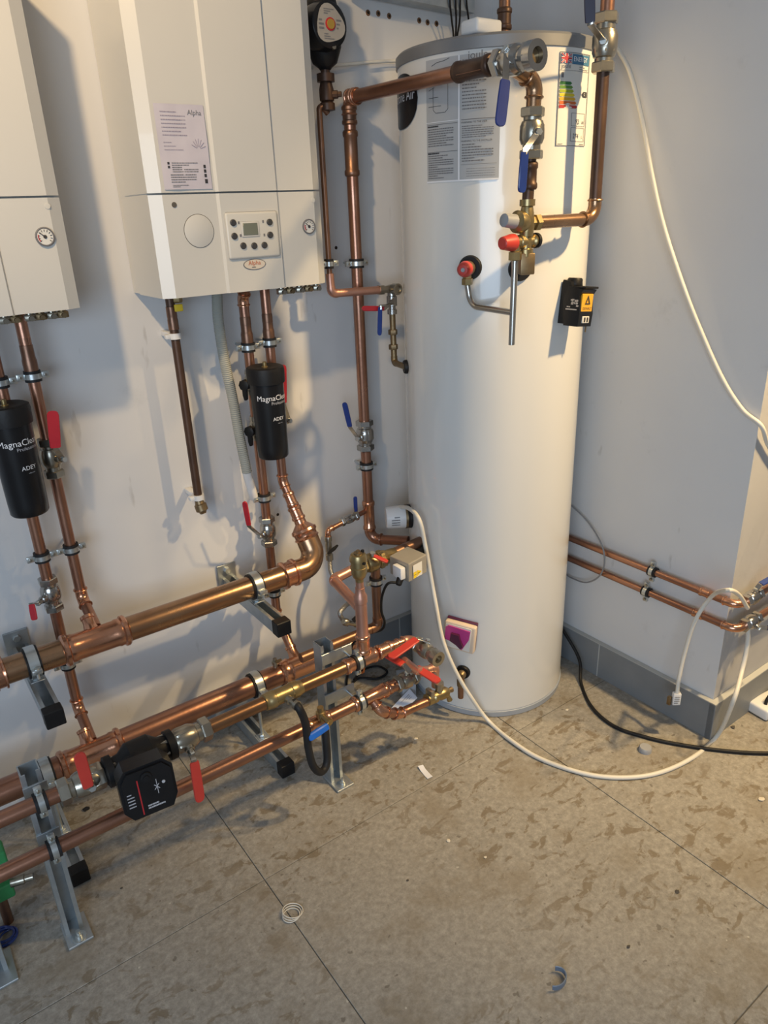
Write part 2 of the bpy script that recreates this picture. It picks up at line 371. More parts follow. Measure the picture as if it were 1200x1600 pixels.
def clip(label, p, d, r, side, back=None, reach=.05, group='pipe clips on the walls', lug2=True, m='zinc'):
    """rubber lined pipe clip: ring round the pipe, lugs with screws along +-side, stud towards back"""
    p = V(p); d = V(d).normalized(); side = V(side).normalized(); side = (side-d*side.dot(d)).normalized()
    root = thing('pipe_clip', label, 'pipe clip', p, group)
    MB().band(p, d, r*1.0, r+.0052, .026).build('rubber_liner', 'rubber', root)
    MB().band(p, d, r+.0035, r+.0066, .0125).build('steel_ring', m, root)
    up = d
    for s in ((1, -1) if lug2 else (1,)):
        q = p+side*s*(r+.014); nn = d.cross(side)
        MB().box(q, (.018, .010, .016), (side, nn, d), .002).build('lug', m, root)
        mb = MB(); mb.lathe(q-nn*.010, nn, [(0, .0045), (.004, .005), (.0045, .003), (.02, .003)], 10); mb.build('screw', 'nickel', root)
    if back is not None:
        bk = V(back).normalized()
        mb = MB().lathe(p+bk*(r+.004), bk, [(0, .006), (.010, .006), (.0105, .0035), (reach, .0035)], 10); mb.build('stud', m, root)
    return root
def lever(root, stem, bend, end, wd, col, w0=.014, w1=.019, th=.006, plate='chrome'):
    stem, bend, end = V(stem), V(bend), V(end); d = (end-bend).normalized(); L = (end-bend).length
    MB().strap([stem-(bend-stem).normalized()*.008, stem, bend, bend+d*min(.02, L*.3)], wd, [w0, w0, w0, w0], .0035).build('lever_plate', plate, root)
    p = [bend+d*t*L for t in (.04, .07, .4, .88, .95, .985, 1.0)]
    return MB().strap(p, wd, [w1*.78, w1*.92, w1, w1, w1*.88, w1*.66, w1*.3], th).build('handle', col, root)
def valve(label, p, d, r, stem_dir, hbend, hend, col, wd=None, L=.085, body='chrome', group=None, nuts=True, w1=.019, stemL=.03, oend=False, name='ball_valve'):
    """lever ball valve centred on p along d"""
    p = V(p); d = V(d).normalized(); sd = V(stem_dir); sd = (sd-d*sd.dot(d)).normalized()
    root = thing(name, label, 'valve', p, group)
    R = r*1.55
    MB().lathe(p-d*L*.36, d, [(0, r*1.18), (L*.02, r*1.32), (L*.11, r*1.32), (L*.13, R*.98), (L*.20, R*1.10), (L*.30, R*1.16), (L*.48, R*1.16), (L*.54, R*1.05), (L*.58, R*.98), (L*.60, r*1.32), (L*.70, r*1.32), (L*.72, r*1.18)], 20).build('body', body, root, True, 24)
    MB().band(p-d*L*.13, d, R*.9, R*1.13, L*.05, 8).build('body_hex', body, root, True, 20)
    if nuts:
        for s in (-1, 1):
            MB().hexn(p+d*s*L*.5-(d*L*.17 if s > 0 else d*0), d, R*1.14, L*.19).build('nut', body, root, True, 20)
    if oend:
        e = p+d*L*.5; MB().band(e+d*.006, d, r*.92, R*1.12, .02).build('open_end', body, root); MB().lathe(e, d, [(0, r*.9), (.004, r*.9)]).build('bore', 'brass_dull', root)
    st = p+sd*(R+stemL*.4)
    mb = MB().lathe(p+sd*R*.8, sd, [(0, r*.75), (stemL*.55, r*.7), (stemL*.6, r*.5), (stemL, r*.5)], 12); mb.build('stem', body, root)
    tip = p+sd*(R*.8+stemL); MB().hexn(tip-sd*.004, sd, max(r*.52, .006), .008).build('stem_nut', 'zinc', root)
    if wd is None: wd = d.cross(sd)
    lever(root, tip-sd*.005, hbend, hend, wd, col, w1=w1)
    return root

# ================================================================== THE SETTING
def plane_box(name, x0, x1, y0, y1, z0, z1, m, label, bev=0):
    return struct(MB().box(((x0+x1)/2, (y0+y1)/2, (z0+z1)/2), (x1-x0, y1-y0, z1-z0), None, bev).build(name, m, None, False), label)
fl = plane_box('floor', -1.6, 3.8, -1.2, YW+.05, -.08, -.003, 'grout', 'grey concrete-look tiled floor with brown dirt')
xs = [-1.34, -.41, .52, 1.45, 2.38, 3.31]; ys = [2.265, 1.335, .405, -.525]
for i in range(len(xs)-1):
    for j in range(len(ys)-1):
        x0, x1, y1, y0 = xs[i]+.0011, xs[i+1]-.0011, min(ys[j], YW)-.0011, ys[j+1]+.0011
        MB().box(((x0+x1)/2, (y0+y1)/2, -.004), (x1-x0, y1-y0, .008), None, .0008, 1).build('floor_tile', 'floor_tile', fl, False)
plane_box('wall_back', -1.6, XR+.1, YW, YW+.1, -.05, 2.95, 'wall_paint', 'white painted back wall behind the boilers')
plane_box('wall_right', XR, XR+.5, YE, YW+.1, -.05, 2.95, 'wall_paint', 'grey-white painted side wall beside the cylinder')
plane_box('wall_return', XR+.0005, 3.8, YE, YE+.2, -.05, 2.949, 'wall_paint', 'warmly lit wall face beyond the outer corner')
plane_box('ceiling', -1.6, 3.8, -1.2, YW+.1, 2.95, 3.0, 'wall_paint', 'plain pale ceiling')
HB = .134
def skirting(name, label, segs, proud, m='skirting_tile'):
    first = None
    r0 = bpy.data.objects.new(name, None); COL.objects.link(r0); struct(r0, label); OFF[name] = V((0, 0, 0))
    for c_, sz in segs: MB().box(c_, sz, None, .0012, 1).build('skirting_tile', m, r0, False)
    lo = [min(c_[k]-sz[k]/2 for c_, sz in segs) for k in range(3)]; hi = [max(c_[k]+sz[k]/2 for c_, sz in segs) for k in range(3)]
    lo = [lo[0]+.0012, lo[1]+.0012, lo[2]]; hi = [hi[0]-.0012, hi[1]-.0012, hi[2]+.0012]
    MB().box([(a_+b_)/2 for a_, b_ in zip(lo, hi)], [b_-a_ for a_, b_ in zip(lo, hi)]).build('grout_bed', 'tile_edge', r0, False)
    return r0
xb = XR-.011; yj = W(936, 1012, x=XR-.022).y
skirting('baseboard_right', 'grey tiled skirting along the side wall', [((xb, (yj+1.975)/2+.001, HB/2), (.022, 1.975-yj-.002, HB)), ((xb, (YE-.02+yj)/2-.001, HB/2), (.022, yj-YE+.02-.002, HB))], 0)
skirting('baseboard_return', 'grey tiled skirting below the warmly lit wall face', [((XR-.022+.45, YE-.011, HB/2), (.9, .0218, HB*.998)), ((XR-.022+.903+.45, YE-.011, HB/2), (.9, .0218, HB*.998))], 0)
xj = W(624, 982, y=YW-.02).x
skirting('baseboard_back', 'grey tiled skirting at the foot of the back wall', [((xj-.302, YW-.011, HB/2), (.6, .022, HB)), (((xj+XR-.02)/2+.001, YW-.011, HB/2), (XR-.024-xj, .022, HB)), ((xj-.904, YW-.011, HB/2), (.6, .022, HB))], 0)
# drilled wall holes left from old fixings
for i, (px, py) in enumerate(((575, 20), (591, 21), (608, 25), (655, 32), (668, 35), (682, 37))):
    p = W(px, py, y=YW)
    h = thing('wall_plug', ['drilled hole with brown plug, %s of the three %s' % (b_, a) for a in ('near the pump', 'near the cable tray') for b_ in ('left', 'middle', 'right')][i], 'wall plug', p, 'old fixing holes in the back wall')
    MB().lathe(p+V((0, .002, 0)), (0, -1, 0), [(0, .008), (.0022, .008), (.0035, .0065), (.0035, .004), (.001, .004)], 12).build('plug_rim', 'plug_brown', h)
    MB().lathe(p+V((0, .002, 0)), (0, -1, 0), [(0, .0045), (.0025, .0045)], 10).build('bore', 'hole', h)
for px, py, lb in ((525, 387, 'tiny drilled hole in the back wall left of the tall copper pipe'), (434, 804, 'tiny drilled hole in the wall beside the red lever valve')):
    p = W(px, py, y=YW); tag(MB().lathe(p+V((0, .002, 0)), (0, -1, 0), [(0, .005), (.0028, .005), (.0028, .003)], 10).build('wall_hole', 'hole'), lb, 'hole')

# ================================================================== BOILERS
YF = 1.764
def boiler(x0, x1, label, full):
    root = thing('wall_boiler', label, 'boiler', ((x0+x1)/2, YW, 1.418))
    z0, zs, z1 = 1.418, 1.648, 2.116
    xa, xb_ = (W(325, 200, y=YF).x, W(424, 200, y=YF).x) if full else (x0+.105, x1-.14)
    yb = YW-.002
    MB().box(((x0+x1)/2, (YF+.03+yb)/2, (z0+z1)/2), (x1-x0-.004, yb-YF-.03, z1-z0-.004)).build('casing', 'boiler_white', root, False)
    plan = [(x0, yb-.05), (x0, YF+.016), (x0+.028, YF), (xa, YF), (xa+.006, YF-.006), (xb_-.004, YF-.006), (xb_, YF), (x1-.028, YF), (x1, YF+.016), (x1, yb-.05)]
    def panel(nm, a, c_):
        MB().prism(plan, (0, 0, a), (1, 0, 0), (0, 1, 0), (0, 0, c_-a)).build(nm, 'boiler_white', root, True, 25)
    panel('upper_cover', zs+.0025, z1); panel('lower_panel', z0, zs-.0015)
    MB().box(((x0+x1)/2, (YF+yb)/2, zs), (x1-x0-.01, yb-YF-.06, .006)).build('joint_gap', 'gap_dark', root, False)
    fm = flatmap((0, YF, 0), (1, 0, 0), (0, 0, 1), (0, -1, 0), .001)
    def gauge(p, r):
        g = MB().lathe(p, (0, -1, 0), [(0, r*1.12), (.004, r*1.12), (.005, r), (.003, r*.93), (.003, 0.0005)], 24).build('pressure_gauge', 'ink_soft', root)
        MB().lathe(V(p)+V((0, -.003, 0)), (0, -1, 0), [(0, r*.92), (.0008, r*.92)], 24).build('dial', 'label_white', g)
        m = MB()
        for k in range(11):
            a = math.radians(-40+26*k); q = V(p)+V((math.cos(a)*r*.72, -.0045, math.sin(a)*r*.72)); m.box(q, (.0012, .0004, .004), ((-math.sin(a), 0, math.cos(a)), (0, 1, 0), (math.cos(a), 0, math.sin(a))))
        m.box(V(p)+V((-r*.25, -.005, r*.2)), (r*.9, .0006, .0016), ((-.75, 0, .66), (0, 1, 0), (.66, 0, .75))); m.lathe(V(p)+V((0, -.0038, 0)), (0, -1, 0), [(0, .004), (.002, .003)], 10); m.build('scale', 'ink', g)
        m = MB(); m.ring(V(p)+V((0, -.004, 0)), (0, 1, 0), r*.78, .0012, 6, 6, 5.6, 6.6); m.build('red_zone', 'red_line', g)
    if full:
        gauge(W(482, 354, y=YF), .0165)
        p = W(272, 320, y=YF); MB().lathe(p, (0, -1, 0), [(0, .006), (.0015, .006), (.0015, .0045)], 12).build('screw_hole', 'gap_dark', root)
        p = W(489, 313, y=YF); MB().lathe(p, (0, -1, 0), [(0, .006), (.001, .006), (.0012, .004)], 12).build('screw_cap', 'panel_light', root)
        p = W(311, 361, y=YF); MB().band(p+V((0, -.0002, 0)), (0, 1, 0), .0368, .0378, .0012, 40).build('blanking_disc', 'gap_dark', root)
        MB().lathe(p, (0, -1, 0), [(0, .0366), (.0012, .0366), (.0018, .0355)], 40).build('disc_face', 'boiler_white', root)
        # control panel
        a = W(349, 332, y=YF-.006); c_ = W(437, 400, y=YF-.006); cxp, czp = (a.x+c_.x)/2, (a.z+c_.z)/2; wp, hp = c_.x-a.x, a.z-c_.z
        cp_ = MB().box((cxp, YF-.009, czp), (wp, .009, hp), None, .006, 3).build('control_panel', 'panel_light', root)
        s = W(391, 358, y=YF-.014); MB().box((s.x, YF-.0138, s.z), (.05, .004, .036), None, .003).build('display_frame', 'boiler_white', cp_)
        MB().box((s.x, YF-.0158, s.z), (.040, .002, .028), None, .001, 1).build('display', 'lcd', cp_)
        for px, py in ((364, 348), (366, 369), (380, 384), (397, 384), (413, 383), (421, 347), (422, 367)):
            q = W(px, py, y=YF-.014); MB().lathe(q+V((0, .001, 0)), (0, -1, 0), [(0, .0078), (.0035, .0078), (.005, .0062)], 16).build('button', 'button', cp_)
        m = MB()
        for px, py in ((373, 348), (376, 368), (411, 346), (413, 367)):
            q = W(px, py, y=YF-.014); m.box(q+V((0, -.0002, 0)), (.004, .0006, .006))
        m.build('button_mark', 'ink_soft', cp_)
        q = W(398, 413, y=YF-.007); bd = MB()
        o_ = [(math.cos(2*PI*k/28)*.029, math.sin(2*PI*k/28)*.0115) for k in range(28)]
        bd.prism(o_, q+V((0, .002, 0)), (1, 0, 0), (0, 0, 1), (0, -.0032, 0)); bd = bd.build('maker_badge', 'badge', root)
        o2 = [(a_*1.08, b_*1.15) for a_, b_ in o_]; MB().prism(o2, q+V((0, .002, 0)), (1, 0, 0), (0, 0, 1), (0, -.0022, 0)).build('badge_rim', 'ink_soft', bd)
        fm2 = flatmap(q+V((0, -.0014, 0)), (1, 0, 0), (0, 0, 1), (0, -1, 0), .0006); m = MB(); put_text(m, 'Alpha', fm2, -.018, -.001, width=.034); m.build('lettering', 'logo_red', bd, False)
        m = MB(); printed(m, fm2, -.009, -.0085, .009, -.0045, 1, 3, h=.6); m.build('printed_lines', 'ink_soft', bd, False)
    else:
        gauge(W(70, 370, y=YF), .0175)
        p = W(74, 322, y=YF); MB().lathe(p, (0, -1, 0), [(0, .006), (.001, .006), (.0012, .004)], 12).build('screw_cap', 'panel_light', root)
    # row of service fittings under the casing
    spots = ((440, 457), (453, 455), (468, 453), (481, 451), (494, 448)) if full else ((5, 489), (22, 488), (45, 487), (62, 486), (80, 484), (96, 482))
    for i, (px, py) in enumerate(spots):
        q = W(px, py, y=1.86); q.z = 1.397 if full else 1.398
        m = MB().hexn(q+V((0, 0, -.006)), (0, 0, 1), .014, .014); m.lathe(q+V((0, 0, .006)), (0, 0, 1), [(0, .009), (.012, .009)], 10); m.lathe(q+V((0, -.02, 0)), (0, 1, 0), [(0, .006), (.02, .006)], 8)
        m.build('service_fitting', ('nickel', 'brass_dull')[i % 2], root)
    return root
boiler(.638, 1.097, 'white wall boiler with control panel and taped notice, centre', True)
boiler(-.014, .445, 'white wall boiler cut by the left edge of the picture', False)
# taped notice on the boiler front
a = W(238, 161, y=YF); a2 = W(312, 161, y=YF); c_ = W(262, 298, y=YF); nt_ = thing('notice_sheet', 'creased lilac printed notice taped to the boiler cover', 'notice', (a.x, YF, c_.z))
ux = (a2-a); uw = ux.length; ux.normalize(); dn = V((a.x, YF, c_.z+.002)); hh = a.z-dn.z
def notice_map(eps):
    def f(u, v):
        wave = .0012*math.sin(u*60)+.001*math.sin(v*45+u*30); return V((a.x+u, YF-.0014-abs(wave)-eps, dn.z+v))
    return f
nw = W(327, 299, y=YF).x-W(238, 299, y=YF).x; nw = .117
m = MB(); nu, nv = 8, 14; f0, f1 = notice_map(.0006), notice_map(0)
for f_ in (f0, f1):
    base = len(m.v); m.v += [f_(nw*i/nu, hh*j/nv) for j in range(nv+1) for i in range(nu+1)]
    m.f += [(base+j*(nu+1)+i, base+j*(nu+1)+i+1, base+(j+1)*(nu+1)+i+1, base+(j+1)*(nu+1)+i) for j in range(nv) for i in range(nu)]
nt_s = m.build('sheet', 'paper_lilac', nt_)
fmn = notice_map(.0012)
m = MB(); printed(m, fmn, .012, hh*.62, .075, hh*.93, 7, 3, h=.26); printed(m, fmn, .012, hh*.45, .06, hh*.58, 3, 4, h=.2); m.build('handwriting', 'ink_lilac', nt_s, False)
m = MB(); printed(m, fmn, .024, hh*.20, .092, hh*.33, 5, 5, h=.42); printed(m, fmn, .018, hh*.075, .085, hh*.19, 4, 6, h=.42); printed(m, fmn, .02, .004, .07, hh*.06, 2, 8, h=.5); m.build('printed_lines', 'ink_soft', nt_s, False)
m = MB()
for v in (.30, .255): quad(m, fmn, .014, hh*v, .019, hh*v+.005)
for v in (.255, .20, .145): quad(m, fmn, .100, hh*v, .106, hh*v+.007)
quad(m, fmn, .100, hh*.07, .107, hh*.07+.009); m.build('symbols', 'ink', nt_s, False)
m = MB(); put_text(m, 'Alpha', fmn, .076, hh*.88, width=.034); m.build('lettering', 'ink_soft', nt_s, False)
m = MB()
for k in range(7):
    an = .3+k*.4; m.sweep([fmn(.094+.018*t*math.cos(an), hh*.48+.022*t*math.sin(an)) for t in (.25, 1)], .0006, 5)
m.build('scribble', 'ink_lilac', nt_s, False)

# ================================================================== PIPE PLANES
YV, YH = 1.912, 1.79
ZH1, ZH2 = .582, .247
DOWN, UPD, XD, YD = V((0, 0, -1)), V((0, 0, 1)), V((1, 0, 0)), V((0, 1, 0))
def vx(*pp, y=YV): return sum(W(px, py, y=y).x for px, py in pp)/len(pp)
def zat(px, py, y=YV): return W(px, py, y=y).z
RV, RHD, RM = .0142, .0335, .0178

# ---- left boiler: right hand pipe (A)
xA = vx((31, 495), (124, 916))
A0 = V((xA, YV, 1.41)); zA = zat(127, 935)
pA = pipe('copper drop pipe right of the left filter, joining the upper header', [A0, V((xA, YV, zA)), V((xA, YH+.024, ZH1+.024))], RV, 'copper', .03, beads=True)
sleeve(pA, (xA, YV, zat(37, 525)), DOWN, .011, .0125, .05, 'copper_brown'); sleeve(pA, (xA, YV, zat(45, 560)), DOWN, .0135, RV*1.06, .065, 'copper_brown')
clip('pipe clip high on the left boiler right-hand pipe', (xA, YV, zat(53, 587)), DOWN, RV, XD, YD, YW-YV-.012)
clip('pipe clip above the upper header on the left boiler right-hand pipe', (xA, YV, zat(111, 857)), DOWN, RV, XD, YD, YW-YV-.012)
vp = V((xA, YV, zat(77, 715)))
valve('ball valve with upright red lever right of the left filter', vp, DOWN, RV, (.45, -.9, 0), W(87, 702, y=YV-.065), W(82, 642, y=YV-.065), 'red_grip', (1, 0, 0), .10, 'nickel', w1=.027)
# ---- left boiler: left hand pipe (L) with filter
xL = vx((55, 820), (118, 1093)); zL = zat(124, 1104)
pL = pipe('copper drop pipe under the left filter, joining the lower header', [V((xL, YV, 1.41)), V((xL, YV, zL)), V((xL, YH+.024, ZH2+.024))], RV, 'copper', .03)
clip('pipe clip at the picture edge above the left filter', (xL, YV, zat(3, 597)), DOWN, RV, XD, YD, YW-YV-.012)
clip('pipe clip below the left filter', (xL, YV, zat(64, 870)), DOWN, RV, XD, YD, YW-YV-.012)
clip('pipe clip just under the upper header on the left', (xL, YV, zat(106, 1037)), DOWN, RV, XD, YD, YW-YV-.012)
vp = V((xL, YV, zat(77, 928)))
valve('ball valve with short red lever pointing down, below the left filter', vp, DOWN, RV, (-.75, -.65, 0), W(49, 943, y=YV-.06), W(54, 969, y=YV-.075), 'red_grip', None, .095, 'chrome', w1=.018, stemL=.035)
# ---- centre boiler pipes (P left with filter, Q right)
xP = vx((380, 480), (410, 780), (425, 850)); zP = zat(433, 962)
pP = pipe('copper drop pipe left of the pair under the centre boiler, joining the lower header', [V((xP, YV-.02, 1.412)), V((xP, YV, 1.385)), V((xP, YV, zP)), V((xP, YH+.024, ZH2+.024))], RV, 'copper', .028)
sleeve(pP, (xP, YV, zat(377, 495)), DOWN, .0115, .0135, .05, 'copper_brown'); sleeve(pP, (xP, YV, zat(380, 520)), DOWN, .013, RV*1.05, .06, 'copper_brown')
clip('pipe clip on the left pipe above the right filter', (xP, YV, zat(383, 543)), DOWN, RV, XD, YD, YW-YV-.012)
clip('pipe clip below the right filter beside the red valve', (xP, YV, zat(409, 778)), DOWN, RV, XD, YD, YW-YV-.012)
clip('pipe clip just under the upper header on the right', (xP, YV, zat(430, 925)), DOWN, RV, XD, YD, YW-YV-.012)
valve('ball valve with upright red lever below the right filter', V((xP, YV, zat(416, 830))), DOWN, RV, (-.85, -.5, 0), W(389, 822, y=YV-.05), W(382, 784, y=YV-.06), 'red_grip', (.6, -.6, 0), .095, 'chrome', w1=.016, stemL=.03)
xQ = vx((418, 480), (437, 720)); Q1 = V((xQ, YV, zat(440, 752))); KQ = V((W(497, 880, y=YH).x, YH, ZH1))
pQ = thing('copper_pipe', 'copper drop pipe right of the pair under the centre boiler, with stepped reducers', 'pipe', Q1)
dq = (KQ-Q1).normalized(); Mq = Q1+dq*.13
MB().tube([V((xQ, YV, 1.412)), Q1, Mq], RV, .03).build('tube', 'copper', pQ); elbow(pQ, V((xQ, YV, 1.2)), Q1, Mq, RV, .035, .014)
sleeve(pQ, (xQ, YV, zat(413, 490)), DOWN, .0115, .0135, .05, 'copper_brown'); sleeve(pQ, (xQ, YV, zat(415, 515)), DOWN, .013, RV*1.05, .06, 'copper_brown')
coupling(pQ, Q1+dq*.062, dq, RV*1.04, .05, 'copper_bright'); coupling(pQ, Q1+dq*.108, dq, RV*1.2, .045, 'copper_bright')
clip('pipe clip on the right pipe above the right filter', (xQ, YV, zat(419, 535)), DOWN, RV, XD, YD, YW-YV-.012)
valve('ball valve with red lever half hidden behind the right filter', V((xQ, YV, zat(434, 655))), DOWN, RV, (.45, -.9, 0), W(443, 632, y=YV-.055), W(442, 570, y=YV-.055), 'red_grip', (1, 0, 0), .09, 'chrome', w1=.022)
# ---- filters
def filt(pt, pb, y, label, a0, hand):
    t, bt = W(*pt, y=y), W(*pb, y=y); x = (t.x+bt.x)/2; z1, z0 = t.z, bt.z; r = .0475
    root = thing('magnetic_filter', label, 'filter', (x, y, z0)); ax = V((x, y, z0)); h = z1-z0
    body = MB().lathe(ax, UPD, [(0, r*.86), (.004, r*.92), (.03, r*.94), (h-.045, r), (h-.044, r*.98)], 36).build('canister', 'black_plastic', root)
    MB().lathe(ax, UPD, [(h-.046, r*1.02), (h-.045, r*1.09), (h-.012, r*1.12), (h-.003, r*1.08), (h, r*.95), (h-.004, r*.55), (h-.004, .001)], 36).build('screw_cap', 'black_matt', root)
    MB().lathe(ax, UPD, [(h-.006, .009), (h-.001, .009), (h, .0058), (h+.011, .0058), (h+.012, .004)], 14).build('bleed_screw', 'brass', root)
    rr_ = lambda v: r*(.94+.06*(v-.03)/(h-.075))
    def cm(u, v): a_ = a0+u/r; q = rr_(v)+.0006; return V((x+q*math.sin(a_), y-q*math.cos(a_), z0+v))
    for s, u, v, w_, mm in (('MagnaClean', -.050, h*.66, .100, 'print_white'), ('Professional', -.010, h*.615, .056, 'print_grey'), ('ADEY', -.010, h*.44, .036, 'print_white'), ('adey.com', .004, h*.405, .016, 'print_grey')):
        m = MB(); put_text(m, s, cm, u, v, width=w_); m.build('lettering', mm, body, False)
    for v in (.26, .78):   # side ports to the pipe, each with a black tee handle
        q = V((x, y, z0+h*v)); e = V((hand.x, hand.y, q.z))
        MB().lathe(q, e-q, [(r*.5, .022), (r*1.15, .022), (r*1.2, .017), ((e-q).length-.004, .017)], 16).build('side_port', 'black_matt', root)
        MB().lathe(e-UPD*.036, UPD, [(0, .017), (.012, .019), (.014, .016), (.024, .0205), (.048, .0205), (.058, .016), (.06, .019), (.072, .017)], 16).build('union', 'nickel', root)
        kd = V((-.82, -.55, 0)); k0 = e+kd*.018
        kb = MB().lathe(k0, kd, [(0, .010), (.016, .010), (.017, .016), (.03, .016), (.032, .012)], 8); kb.strap([k0+kd*.026+UPD*.012, k0+kd*.026-DOWN*-.03, k0+kd*.024-UPD*.042], (.5, -.8, 0), [.016, .014, .009], .012)
        kb.build('tee_handle', 'black_matt', root)
    return root
filt((6, 632), (48, 800), YV-.075, 'black magnetic filter canister at the left edge with white lettering', .15, V((xL, YV, 0)))
filt((412, 572), (429, 712), YV-.085, 'black magnetic filter canister under the centre boiler with white lettering', -.06, V((xP, YV, 0)))
# ---- upper header
h1 = thing('header_pipe', 'thick copper upper header ending in a large elbow', 'pipe', (.3, YH, ZH1))
HL = V((-.45, YH, ZH1)); dqe = (Mq-KQ).normalized()
E0 = KQ+dqe*.155
MB().tube([HL, KQ, KQ+dqe*.12], RHD, .075, 22).build('tube', 'copper_gold', h1)
pts = fillet([KQ-XD*.3, KQ, KQ+dqe*.118], .075, 12)[1:]
MB().sweep([KQ-XD*.105]+pts, RHD*1.06, 24).build('elbow', 'copper_gold', h1)
MB().lathe(KQ-XD*.130, XD, press(0, 0, RHD, .05), 26).build('press_collar', 'copper_bright', h1)
MB().lathe(KQ+dqe*.085, dqe, [(0, RHD*1.05), (.006, RHD*1.2), (.012, RHD*1.06), (.020, RHD*1.08), (.026, RHD*1.22), (.034, RHD*1.18), (.038, RHD*1.0), (.048, RHD*.72), (.053, RHD*.56), (.075, RHD*.52), (.085, RHD*.56), (.090, RHD*.46)], 26).build('reducer', 'copper_bright', h1)
def header_tee(root, x, z, xcol, m='copper_bright'):
    MB().lathe((x-.085, YH, z), XD, [(0, RHD*1.02), (.002, RHD*1.16), (.006, RHD*1.26), (.014, RHD*1.26), (.018, RHD*1.10), (.028, RHD*1.13), (.034, RHD*1.06), (.136, RHD*1.06), (.142, RHD*1.13), (.152, RHD*1.10), (.156, RHD*1.26), (.164, RHD*1.26), (.168, RHD*1.16), (.17, RHD*1.02)], 26).build('tee', m, root)
    d = V((0, 1, 1)).normalized(); MB().lathe(V((x, YH, z))+d*RHD*.8, d, [(0, RV*1.6), (.012, RV*1.3), (.022, RV*1.12), (.034, RV*1.12), (.036, RV*1.28), (.044, RV*1.28), (.046, RV)], 18).build('tee_branch', m, root)
header_tee(h1, xA-.012, ZH1, 0)
MB().lathe((W(2, 1052, y=YH).x-.02, YH, ZH1), XD, press(0, 0, RHD, .03), 24).build('press_collar', 'copper_bright', h1)
# ---- lower header
h2 = thing('header_pipe', 'thick copper lower header just above the floor, stepping down behind the post', 'pipe', (.3, YH, ZH2))
XE = W(487, 1033, y=YH).x
MB().tube([V((-.45, YH, ZH2)), V((XE+.02, YH, ZH2))], RHD, .05, 22).build('tube', 'copper', h2)
header_tee(h2, xL-.012, ZH2, 0)
xp2 = xP+.012
MB().lathe((xp2-.085, YH, ZH2), XD, [(0, RHD*1.02), (.002, RHD*1.2), (.008, RHD*1.25), (.016, RHD*1.1), (.03, RHD*1.12), (.036, RHD*1.18), (.044, RHD*1.06), (.15, RHD*1.06), (.165, RHD*.9), (.185, RHD*.62), (.2, RHD*.56), (.206, RHD*.66), (.214, RHD*.66), (.218, RHD*.56)], 26).build('reducing_tee', 'copper_bright', h2)
d = V((0, 1, 1)).normalized(); MB().lathe(V((xP, YH, ZH2))+d*RHD*.8, d, [(0, RV*1.6), (.012, RV*1.3), (.022, RV*1.12), (.034, RV*1.12), (.036, RV*1.28), (.044, RV*1.28), (.046, RV)], 18).build('tee_branch', 'copper_bright', h2)
x3 = W(556, 1000, y=YH).x
MB().tube([V((xp2+.12, YH, ZH2)), V((x3, YH, ZH2))], RHD*.52, .05).build('tail_tube', 'copper', h2)
coupling(h2, (x3-.03, YH, ZH2), XD, RHD*.53, .05)
q = W(430, 1026, y=YH-.005); bv = thing('bleed_valve', 'small nickel bleed valve standing on the lower header', 'valve', (q.x, YH, ZH2+RHD))
MB().lathe((q.x, YH, ZH2+RHD*.96), UPD, [(0, .008), (.012, .008), (.013, .011), (.022, .011), (.024, .006), (.032, .006)], 10).build('body', 'nickel', bv); MB().box((q.x+.008, YH-.008, ZH2+RHD+.022), (.022, .008, .008), None, .002).build('wing', 'brass_dull', bv)

# ---- cantilever channel brackets on the back wall
def channel(mb, p0, p1, up, wd=.041, th=.0028, openup=True):
    p0, p1, up = V(p0), V(p1), V(up).normalized(); d = (p1-p0).normalized(); s = d.cross(up).normalized(); h = wd
    w2 = wd/2; prof = [(-w2+.0095, h/2), (-w2, h/2), (-w2, -h/2), (w2, -h/2), (w2, h/2), (w2-.0095, h/2), (w2-.0095, h/2-th), (w2-th, h/2-th), (w2-th, -h/2+th), (-w2+th, -h/2+th), (-w2+th, h/2-th), (-w2+.0095, h/2-th)]
    n = len(prof); vs = [p0+s*a_+up*b_ for a_, b_ in prof]+[p1+s*a_+up*b_ for a_, b_ in prof]
    fs = [(k, (k+1) % n, n+(k+1) % n, n+k) for k in range(n)]
    quads = [(0, 1, 10, 11), (1, 2, 9, 10), (2, 3, 8, 9), (3, 4, 7, 8), (4, 5, 6, 7)]
    fs += quads+[tuple(i+n for i in q_) for q_ in quads]
    return mb.add(vs, fs)
